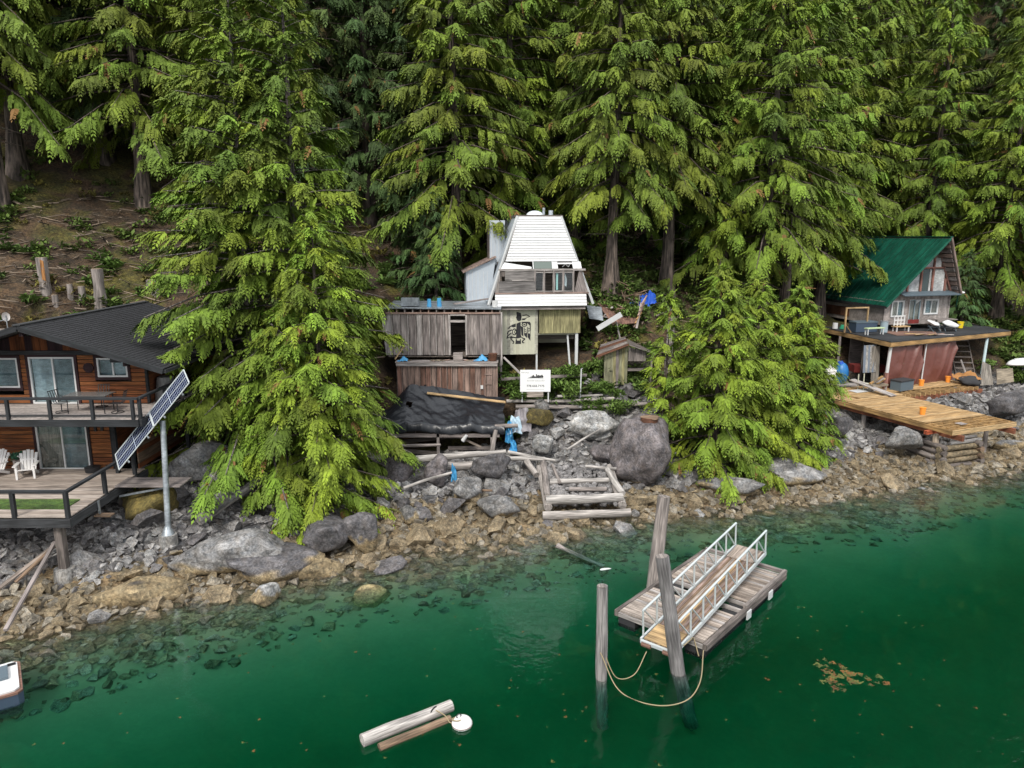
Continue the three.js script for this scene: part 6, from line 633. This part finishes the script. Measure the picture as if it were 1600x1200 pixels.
{ // unfinished deck: local x along its front, -z inland
  const d = thing('unfinished_deck', 'unfinished new yellow timber deck with exposed joists on posts', 'deck', [23.2, 2.4, -37.4], 0.385), nm = [M.newA, M.newB, M.newC, M.newA];
  for (let i = 0; i < 40; i++) P(d, 'deck_board', pick(nm), box(4.75 + rr(-0.06, 0.06), 0.035, 0.132, 2.4, 0, -1.75 - i * 0.148)); for (let i = 0; i < 19; i++) P(d, 'deck_board', pick(nm), box(i < 4 ? 5 : 12.6 + rr(-0.2, 0.2), 0.035, 0.132, i < 4 ? 2.6 : 6.1, 0.002, -7.75 - i * 0.148)); P(d, 'fascia', M.newB, box(4.95, 0.26, 0.06, 2.4, -0.14, 0)); P(d, 'fascia', M.newC, box(0.06, 0.24, 8, -0.05, -0.15, -4)); P(d, 'fascia', M.newC, box(0.06, 0.24, 7.4, 4.85, -0.15, -3.7)); for (let i = 0; i < 4; i++) P(d, 'joist', M.newC, box(4.8, 0.2, 0.06, 2.4, -0.12, -0.3 - i * 0.42)); for (let i = 0; i < 6; i++) P(d, 'joist', M.newC, box(0.06, 0.2, 7.4, 0.4 + i * 0.8, -0.14, -3.75)); for (let i = 0; i < 17; i++) P(d, 'joist', M.newA, box(0.07, 0.24, 2.8, 4.95 + i * 0.45, -0.15, -8.9));
  P(d, 'beam', M.beam, box(0.16, 0.3, 8.6, 0.4, -0.42, -4)); P(d, 'beam', M.beam, box(0.16, 0.3, 8.6, 4.4, -0.42, -4)); P(d, 'beam', M.beam, box(8.4, 0.3, 0.16, 8.6, -0.42, -7.7)); P(d, 'beam', wood([0.6, 0.13, 0.05]), box(1.0, 0.2, 0.2, 0.1, -0.4, -1.3)); P(d, 'beam', M.beam, bar(V(12, -0.1, -8.0), V(15.5, 0.35, -9.2), 0.28, 0.16));
  P(d, 'post', wood([0.5, 0.4, 0.3]), cyl(V(0.25, -2.5, -1.1), V(0.3, -0.5, -1.2), 0.2, 0.17, 10)); P(d, 'post', M.logB, cyl(V(4.3, -2.2, -1.2), V(4.3, -0.55, -1.2), 0.12, 0.12, 8)); P(d, 'post', M.greyC, cyl(V(0.5, -1.5, -6.2), V(0.5, -0.55, -6.2), 0.14, 0.14, 8)); for (const x of [6.2, 8.5, 10.6, 12]) P(d, 'post', pick([M.newC, M.trimB]), cyl(V(x, -1.8, -7.8), V(x, -0.5, -7.8), 0.1, 0.1, 8)); P(d, 'footing', M.concrete, cyl(V(0.25, -2.9, -1.1), V(0.25, -2.1, -1.1), 0.36, 0.3, 12));
  P(d, 'loose_board', M.whiteB, box(1.9, 0.03, 0.7, 3.6, 0.05, -9.2)); P(d, 'loose_board', M.newB, box(4.8, 0.05, 0.16, 2.5, 0.05, -7.3, 0, 0.03, 0)); P(d, 'loose_board', M.newC, box(0.16, 0.05, 3.0, 1.2, 0.05, -8.9, 0, 0.2, 0)); P(d, 'metal_strip', M.greyA, box(0.5, 0.02, 0.4, 1.6, 0.03, -0.8));
  const W = (x, y, z) => d.localToWorld(V(x, y, z)); d.updateMatrixWorld(true); const pail = (x, z, l) => { const p = W(x, 0.02, z), o = thing('bucket', l, 'bucket', [p.x, p.y, p.z]); P(o, 'pail', M.orange, cyl(V(0, 0, 0), V(0, 0.38, 0), 0.14, 0.17, 14)); P(o, 'rim', M.orange, cyl(V(0, 0.38, 0), V(0, 0.41, 0), 0.185, 0.185, 14)); }; pail(1.5, -3.1, 'orange bucket alone on the jutting part of the new deck'); pail(8.6, -9.0, 'orange bucket beside the grey storage box'); pail(11.4, -9.2, 'orange bucket near the leaning plywood sheets');
  { const p = W(6.3, 0.02, -8.6), o = thing('storage_box', 'slate grey storage box with a dark lid below the brown curtains', 'box', [p.x, p.y, p.z], 0.5); P(o, 'body', M.slate, box(1.35, 0.6, 0.75, 0, 0.3, 0)); P(o, 'lid', M.rubber, box(1.42, 0.08, 0.82, 0, 0.65, 0)); }
  // log-and-stone crib under the deck corner
  const c = thing('stone_crib', 'low crib of dark logs packed with stones under the new deck', 'log crib', [23.0, 0, -38.4], 0.32); for (let i = 0; i < 4; i++) { const y = 0.12 + i * 0.34, s = 1.85 - i * 0.08; P(c, 'log', pick([M.greyD, M.logBrown, M.rockTan]), log(V(-0.2, y, 0.3), V(s + 1.1, y, 0.3), 0.17, 0.16)); P(c, 'log', pick([M.greyD, M.logB]), log(V(0, y + 0.17, 0.6), V(0, y + 0.17, -2.6), 0.16, 0.15)); P(c, 'log', pick([M.greyD, M.logBrown]), log(V(s + 0.9, y + 0.17, 0.6), V(s + 0.9, y + 0.17, -2.4), 0.16, 0.15)); } P(c, 'log', M.logC, log(V(0.6, 1.42, 0.25), V(2.9, 1.42, 0.2), 0.11, 0.1)); P(c, 'log', M.logC, log(V(1.0, 1.6, 0.1), V(2.9, 1.55, -0.1), 0.09, 0.08)); const g = rockGeo(821, 1, [1, 0.7, 0.8], 9, 0.03, 24), o = new THREE.InstancedMesh(g, M.rubble, 220), m = new THREE.Matrix4(), q = new THREE.Quaternion(), e = new THREE.Euler(), k = new THREE.Color(); for (let i = 0; i < 220; i++) { const s = rr(0.07, 0.17); m.compose(V(rr(0.1, 2.5), rr(1.15, 1.5), rr(-2.4, 0.2)), q.setFromEuler(e.set(rr(0, 3), rr(0, 6), 0)), V(s, s, s)); o.setMatrixAt(i, m); const b = rr(0.3, 0.55); o.setColorAt(i, k.setRGB(b, b * 0.93, b * 0.85)); } o.name = 'stone_fill'; o.userData.kind = 'stuff'; shadow(o); c.add(o);
}
{ // clutter beside the terrace
  const b = thing('tank', 'large blue plastic tank beside the bushes under the terrace', 'tank', [22.4, 2.5, -49.2]); P(b, 'drum', M.barrelBlue, new THREE.SphereGeometry(0.55, 18, 14).scale(0.85, 1.35, 0.8).translate(0, 0.75, 0)); P(b, 'cap', M.tarpBlue, cyl(V(-0.1, 1.4, 0), V(-0.14, 1.55, 0), 0.2, 0.16, 12)); const w = thing('jerrycan', 'white plastic container beside the blue tank', 'container', [21.65, 2.5, -49.2]); P(w, 'body', M.plastic, rockGeo(120, 3, [0.32, 0.85, 0.35], 8, 0.05, 10).translate(0, 0.8, 0)); P(w, 'cap', M.black, cyl(V(-0.05, 1.5, 0), V(-0.05, 1.62, 0), 0.08, 0.08, 8)); solo('plank', box(2.6, 0.1, 0.8, 22.2, 2.45, -49.2), M.greyC, 'pale stand board under the blue tank', 'plank');
  solo('ramp_plank', bar(V(22.7, 3.0, -48.2), V(24.1, 2.5, -45.4), 0.06, 0.55), M.greyC, 'pale grey ramp plank sloping down onto the new deck', 'ramp'); { const s = thing('corrugated_sheet', 'corrugated metal sheet leaning under the terrace', 'metal sheet', [24.0, 2.5, -48.9], 0.3); for (let i = 0; i < 6; i++) P(s, 'rib', i % 2 ? M.concrete : M.navy, bar(V(-0.55 + i * 0.17, 0.9, 0.3), V(-0.1 + i * 0.17, 2.65, -0.3), 0.05, 0.15)); } solo('panel', slab([V(24.1, 2.4, -48.4), V(24.7, 2.4, -48.6), V(24.9, 5.1, -49.3), V(24.3, 5.1, -49.1)], 0.04), M.ply2, 'tall grey plywood sheet leaning beside the corrugated metal', 'plywood');
  const wb = thing('work_bench', 'rough lumber work bench covered with offcuts beside the white post', 'bench', [24.0, 2.45, -47.4], 0.35); P(wb, 'top', M.plywood, box(1.3, 0.12, 0.6, 0, 0.35, 0)); for (const s of [-0.55, 0.55]) P(wb, 'leg', M.greyC, box(0.09, 0.7, 0.09, s, -0.05, 0.2)); for (let i = 0; i < 5; i++) P(wb, 'offcut', pick([M.newC, M.plywood, M.greyC]), bar(V(rr(-0.6, 0.2), 0.45, rr(-0.2, 0.2)), V(rr(-0.2, 0.6), rr(0.6, 1.0), rr(-0.2, 0.2)), 0.06, 0.16));
  const ch = thing('plastic_chair', 'cream chair frame standing beside the work bench', 'chair', [23.25, 2.45, -47.6], 0.4); for (const s of [-0.25, 0.25]) { P(ch, 'leg', M.cream, bar(V(s, -0.4, 0.2), V(s, 0.4, 0.2), 0.05, 0.05)); P(ch, 'leg', M.cream, bar(V(s, -0.4, -0.25), V(s, 1.0, -0.3), 0.05, 0.05)); } P(ch, 'seat', M.cream, box(0.55, 0.05, 0.5, 0, 0.4, 0)); solo('crate', box(2.2, 0.5, 1.0, 25.2, 3.2, -51.5), M.redPaint, 'red box stored in the shade under the terrace', 'box');
  { const s = thing('outdoor_stairs', 'dark open wooden stairs behind the brown curtains', 'stairs', [32.2, 2.2, -51.2], -0.2); for (let i = 0; i < 8; i++) P(s, 'tread', M.greyD, box(1.2, 0.06, 0.26, 0, 0.2 + i * 0.36, -i * 0.3)); P(s, 'stringer', M.greyD, bar(V(-0.62, 0, 0.1), V(-0.62, 2.9, -2.4), 0.2, 0.05)); P(s, 'stringer', M.greyD, bar(V(0.62, 0, 0.1), V(0.62, 2.9, -2.4), 0.2, 0.05)); }
  solo('panel', slab([V(32.2, 2.3, -49.6), V(33.3, 2.3, -49.9), V(33.2, 3.6, -50.3), V(32.5, 3.9, -50.1)], 0.04), M.ply2, 'grey plywood sheet leaning at the end of the new deck', 'plywood'); solo('panel', slab([V(33.3, 2.4, -49.5), V(34.7, 2.5, -49.9), V(34.7, 3.4, -50.2), V(33.4, 3.4, -49.9)], 0.04), M.plywood, 'tan square panel leaning next to the grey plywood sheet', 'plywood'); solo('loose_board', bar(V(31.8, 2.4, -50.2), V(31.4, 3.9, -50.8), 0.05, 0.14), M.greyC, 'pale board leaning beside the outdoor stairs', 'plank');
  solo('orange_tarp', drape(1.8, 0.9, 53, 0.1, true).rotateX(0.25).translate(31.1, 2.85, -49.7), mat([0.34, 0.16, 0.05]), 'orange-brown tarp over junk beside the brown curtain', 'tarp'); solo('junk_heap', rockGeo(131, 3, [0.9, 0.35, 0.4], 9, 0.14).translate(31.3, 2.6, -49.4), M.rubber, 'dark junk heap under the orange tarp', 'junk');
  const boat = (x, y, z, L, r, l) => { const o = thing('rowing_boat', l, 'boat', [x, y, z], r); P(o, 'hull', M.white, new THREE.SphereGeometry(1, 18, 8, 0, 2 * PI, 0, PI / 2).scale(L, 0.42, 0.55)); P(o, 'gunwale', M.greyA, new THREE.TorusGeometry(1, 0.04, 5, 24).rotateX(PI / 2).scale(L, 1, 0.55)); P(o, 'keel', M.whiteB, bar(V(-L * 0.6, 0.4, 0), V(L * 0.6, 0.4, 0), 0.05, 0.04)); }; boat(36.2, 3.5, -51.4, 1.4, 0.3, 'upturned white rowing boat on the bank beyond the terrace post'); boat(37.4, 3.1, -50.2, 1.9, 0.2, 'upturned white boat lying lower on the bank past the plywood');
  solo('driftwood_log', log(V(15.9, 1.9, -37.3), V(17.0, 2.7, -38.6), 0.16, 0.12), M.logC, 'pale slab of driftwood leaning below the round cedar', 'log');
}
// ---------- in the water ----------
R = rng(71);
{
  const pile = (a, b, r, m, l) => { const t = thing('mooring_pile', l, 'piling', [0, 0, 0]); P(t, 'shaft', m, log(V(...a), V(...b), r, r * 0.92, 14, 16, 0.05, 0.02)); const d = V(...b).sub(V(...a)).normalize(); P(t, 'cut_face', M.logB, cyl(V(...b).addScaledVector(d, -0.02), V(...b).addScaledVector(d, 0.012), r * 0.82, r * 0.8, 14)); };
  pile([2.6, -2.6, -18.85], [2.54, 2.76, -19.25], 0.17, wood([0.36, 0.335, 0.32], 0.02), 'short vertical mooring pile standing alone off the floating dock'); pile([5.25, -2.8, -19.1], [4.27, 3.5, -19.6], 0.215, wood([0.27, 0.255, 0.25], 0.02), 'leaning mooring pile in front of the gangway'); pile([4.85, -2.6, -24.2], [5.45, 3.3, -25.05], 0.25, M.logB, 'knotty mooring pile leaning behind the floating dock');
  const d = thing('floating_dock', 'floating timber dock with grey deck boards on black floats', 'dock', [5.77, 0, -20.1], 0.855); // local x along the length, -z across
  const Ln = 6.3, Wd = 3.1; for (const z of [-0.35, -Wd + 0.35]) P(d, 'float', M.rubber, box(Ln - 0.1, 0.5, 0.62, Ln / 2, 0.02, z)); const sec = [[0.05, 2.2], [3.35, Ln - 0.3]]; for (const [a, b] of sec) for (let x = a + 0.08; x < b; x += 0.155) P(d, 'deck_board', pick([M.deckB, M.greyC, M.deckC, M.deckA]), box(0.136, 0.04, Wd - 0.16, x, 0.42 + rr(-0.004, 0.004), -Wd / 2)); for (const x of [0.06, 2.25, 2.8, 3.3, Ln - 0.1]) P(d, 'crossbeam', M.greyC, box(0.1, 0.14, Wd - 0.1, x, 0.31, -Wd / 2)); P(d, 'rim_beam', M.greyD, box(Ln, 0.2, 0.14, Ln / 2, 0.33, 0.02)); P(d, 'rim_beam', M.logB, box(Ln - 2.8, 0.1, 0.12, Ln / 2 + 1.5, 0.48, 0.0)); P(d, 'rim_beam', M.greyD, box(Ln, 0.2, 0.14, Ln / 2, 0.33, -Wd - 0.02)); P(d, 'rim_beam', M.greyB, box(0.12, 0.12, Wd, Ln + 0.02, 0.46, -Wd / 2)); for (const x of [3.0, 4.8]) P(d, 'fender', M.whiteB, box(0.3, 0.28, 0.05, x, 0.2, 0.11)); for (const z of [-1.15, -1.7]) P(d, 'block', M.greyA, cyl(V(Ln - 0.9, 0.44, z), V(Ln - 0.9, 1.08, z), 0.2, 0.2, 12));
  // gangway resting on the dock
  const g = thing('gangway', 'aluminium gangway with truss railings resting on the floating dock', 'gangway', [4.3, 0.55, -19.75], 0.89); const L = 7.1, tilt = 0.085; g.rotation.set(0, 0.89, tilt, 'YXZ'); const hw = 0.56; P(g, 'deck', wood([0.33, 0.22, 0.14]), box(L, 0.05, hw * 2 - 0.14, L / 2, 0.02, 0)); for (let i = 0; i < 5; i++) P(g, 'deck_board', pick([M.deckC, M.newB, M.redD]), box(L - 0.1, 0.02, 0.09, L / 2, 0.058, -0.4 + i * 0.2)); P(g, 'end_board', M.deckB, box(1.0, 0.03, hw * 2 - 0.16, L - 0.55, 0.088, 0)); P(g, 'end_board', M.newB, box(0.9, 0.03, hw * 2 - 0.16, 0.5, 0.088, 0));
  for (const s of [-1, 1]) { const z = s * hw, H2 = 0.95; P(g, 'side_rail', M.alu, box(L, 0.13, 0.06, L / 2, 0.03, z)); P(g, 'handrail', M.alu, cyl(V(0.15, H2, z), V(L - 0.05, H2, z), 0.04, 0.04, 8)); const n = 8; for (let i = 0; i <= n; i++) { const x = 0.15 + (L - 0.2) * i / n; P(g, 'upright', M.alu, cyl(V(x, 0.08, z), V(x, H2, z), 0.032, 0.032, 6)); if (i < n) P(g, 'diagonal', M.alu, cyl(V(x + (L - 0.2) / n * 0.95, 0.08, z), V(x + 0.05, H2, z), 0.027, 0.027, 6)); } } P(g, 'end_bar', M.alu, box(0.08, 0.1, hw * 2, 0, 0, 0)); P(g, 'roller', M.redB, cyl(V(-0.05, -0.05, -0.5), V(-0.05, -0.05, -0.2), 0.07, 0.07, 8), cyl(V(-0.05, -0.05, 0.2), V(-0.05, -0.05, 0.5), 0.07, 0.07, 8));
  const rope = (pts, l, r = 0.016) => solo('rope', new THREE.TubeGeometry(new THREE.CatmullRomCurve3(pts.map((p) => V(...p))), 50, r, 5), M.rope, l, 'rope'); rope([[2.6, 0.85, -19.0], [3.0, 0.1, -18.9], [3.5, 0.06, -19.1], [3.95, 0.5, -19.6]], 'rope from the lone mooring pile to the gangway'); rope([[2.5, 0.9, -18.9], [3.0, 0.05, -18.35], [3.9, 0.03, -17.75], [4.7, 0.05, -17.9], [5.3, 0.06, -18.7], [5.7, 0.35, -19.9]], 'slack floating rope looping from the lone pile to the dock corner', 0.018); rope([[5.0, 0.75, -19.5], [5.3, 0.7, -19.9], [5.5, 0.5, -20.3], [5.6, 0.1, -20.0]], 'white rope knotted over the dock corner', 0.018);
  const f = (a, b, r, m, l) => solo('floating_log', log(V(...a), V(...b), r, r * 0.95, 14, 12, 0.04, 0.01), m, l, 'log'); f([-3.75, 0.1, -16.25], [-1.62, 0.12, -17.62], 0.17, M.logC, 'pale log floating beside the round white buoy'); f([-3.3, 0.02, -16.1], [-1.62, 0.02, -17.2], 0.11, M.logBrown, 'brown half-sunk log lashed to the pale floating log'); const lash = solo('rope', new THREE.TorusGeometry(0.2, 0.02, 6, 20).rotateY(0.99).translate(-2.05, 0.08, -17.3), M.black, 'black rope lashing around the floating logs', 'rope'); rope([[-2.0, 0.24, -17.25], [-1.75, 0.15, -17.15], [-1.6, 0.05, -17.0], [-1.5, 0.1, -17.0]], 'tan rope tying the floating logs to the buoy', 0.015);
  const b = thing('mooring_buoy', 'round white mooring buoy with a lifting eye floating on the lake', 'buoy', [-1.3, 0.03, -17.0]); P(b, 'float', M.plastic, new THREE.SphereGeometry(0.27, 24, 14).scale(1, 0.72, 1)); P(b, 'band', M.rust, new THREE.TorusGeometry(0.268, 0.01, 5, 28).rotateX(PI / 2)); P(b, 'eye', M.black, new THREE.TorusGeometry(0.06, 0.015, 6, 14).rotateY(0.5).translate(-0.08, 0.22, 0)); P(b, 'rope_coil', M.rope, new THREE.TorusGeometry(0.12, 0.018, 5, 16).rotateX(PI / 2 - 0.3).translate(-0.13, 0.16, 0.05));
  f([1.84, 0.0, -28.2], [3.6, -0.75, -27.0], 0.13, M.logB, 'sunken log poking out of the shallows near the log crib'); f([11.1, -0.35, -31.8], [13.2, -0.7, -31.2], 0.1, M.logB, 'sunken log lying in the shallows off the young cedars'); f([10.2, -1.0, -29.8], [12.6, -0.6, -32.2], 0.09, M.logBrown, 'thin sunken pole under the green water behind the dock');
  // small driftwood scrap and floating weed
  solo('driftwood_scrap', rockGeo(140, 2, [0.22, 0.05, 0.08]).rotateY(0.3).translate(3.55, 0.03, -26.0), M.white, 'small white scrap floating behind the lone mooring pile', 'driftwood'); const weed = new THREE.InstancedMesh(leafClump(77, 10, 0.16, 0.22, 0.1, 0), mat([1, 1, 1]), 260), m = new THREE.Matrix4(), q = new THREE.Quaternion(), e = new THREE.Euler(), c = new THREE.Color(); for (let i = 0; i < 260; i++) { const near = i < 80, a = rr(0, 6.28), k = rr(0.4, 1.15) * (0.8 + 0.5 * Math.sin(a * 3 + 1)), x = near ? 9.6 + Math.cos(a) * 0.85 * k : rr(-12, 14), z = near ? -19.1 + Math.sin(a) * 0.75 * k : rr(-24, -13.5), s = near ? rr(0.3, 0.9) : rr(0.12, 0.4); m.compose(V(x, 0.004, z), q.setFromEuler(e.set(0, rr(0, 6), 0)), V(s, s * 0.08, s)); weed.setMatrixAt(i, m); const b = rr(0.5, 1.2); R() < 0.5 ? c.setRGB(0.16 * b, 0.07 * b, 0.015 * b) : c.setRGB(0.09 * b, 0.1 * b, 0.02 * b); weed.setColorAt(i, c); } weed.name = 'floating_weed'; shadow(weed); scene.add(weed); tag(weed, 'scattered brown floating weed and leaves on the lake surface', 'weed', null, 'stuff');
}
renderer.render(scene, camera);
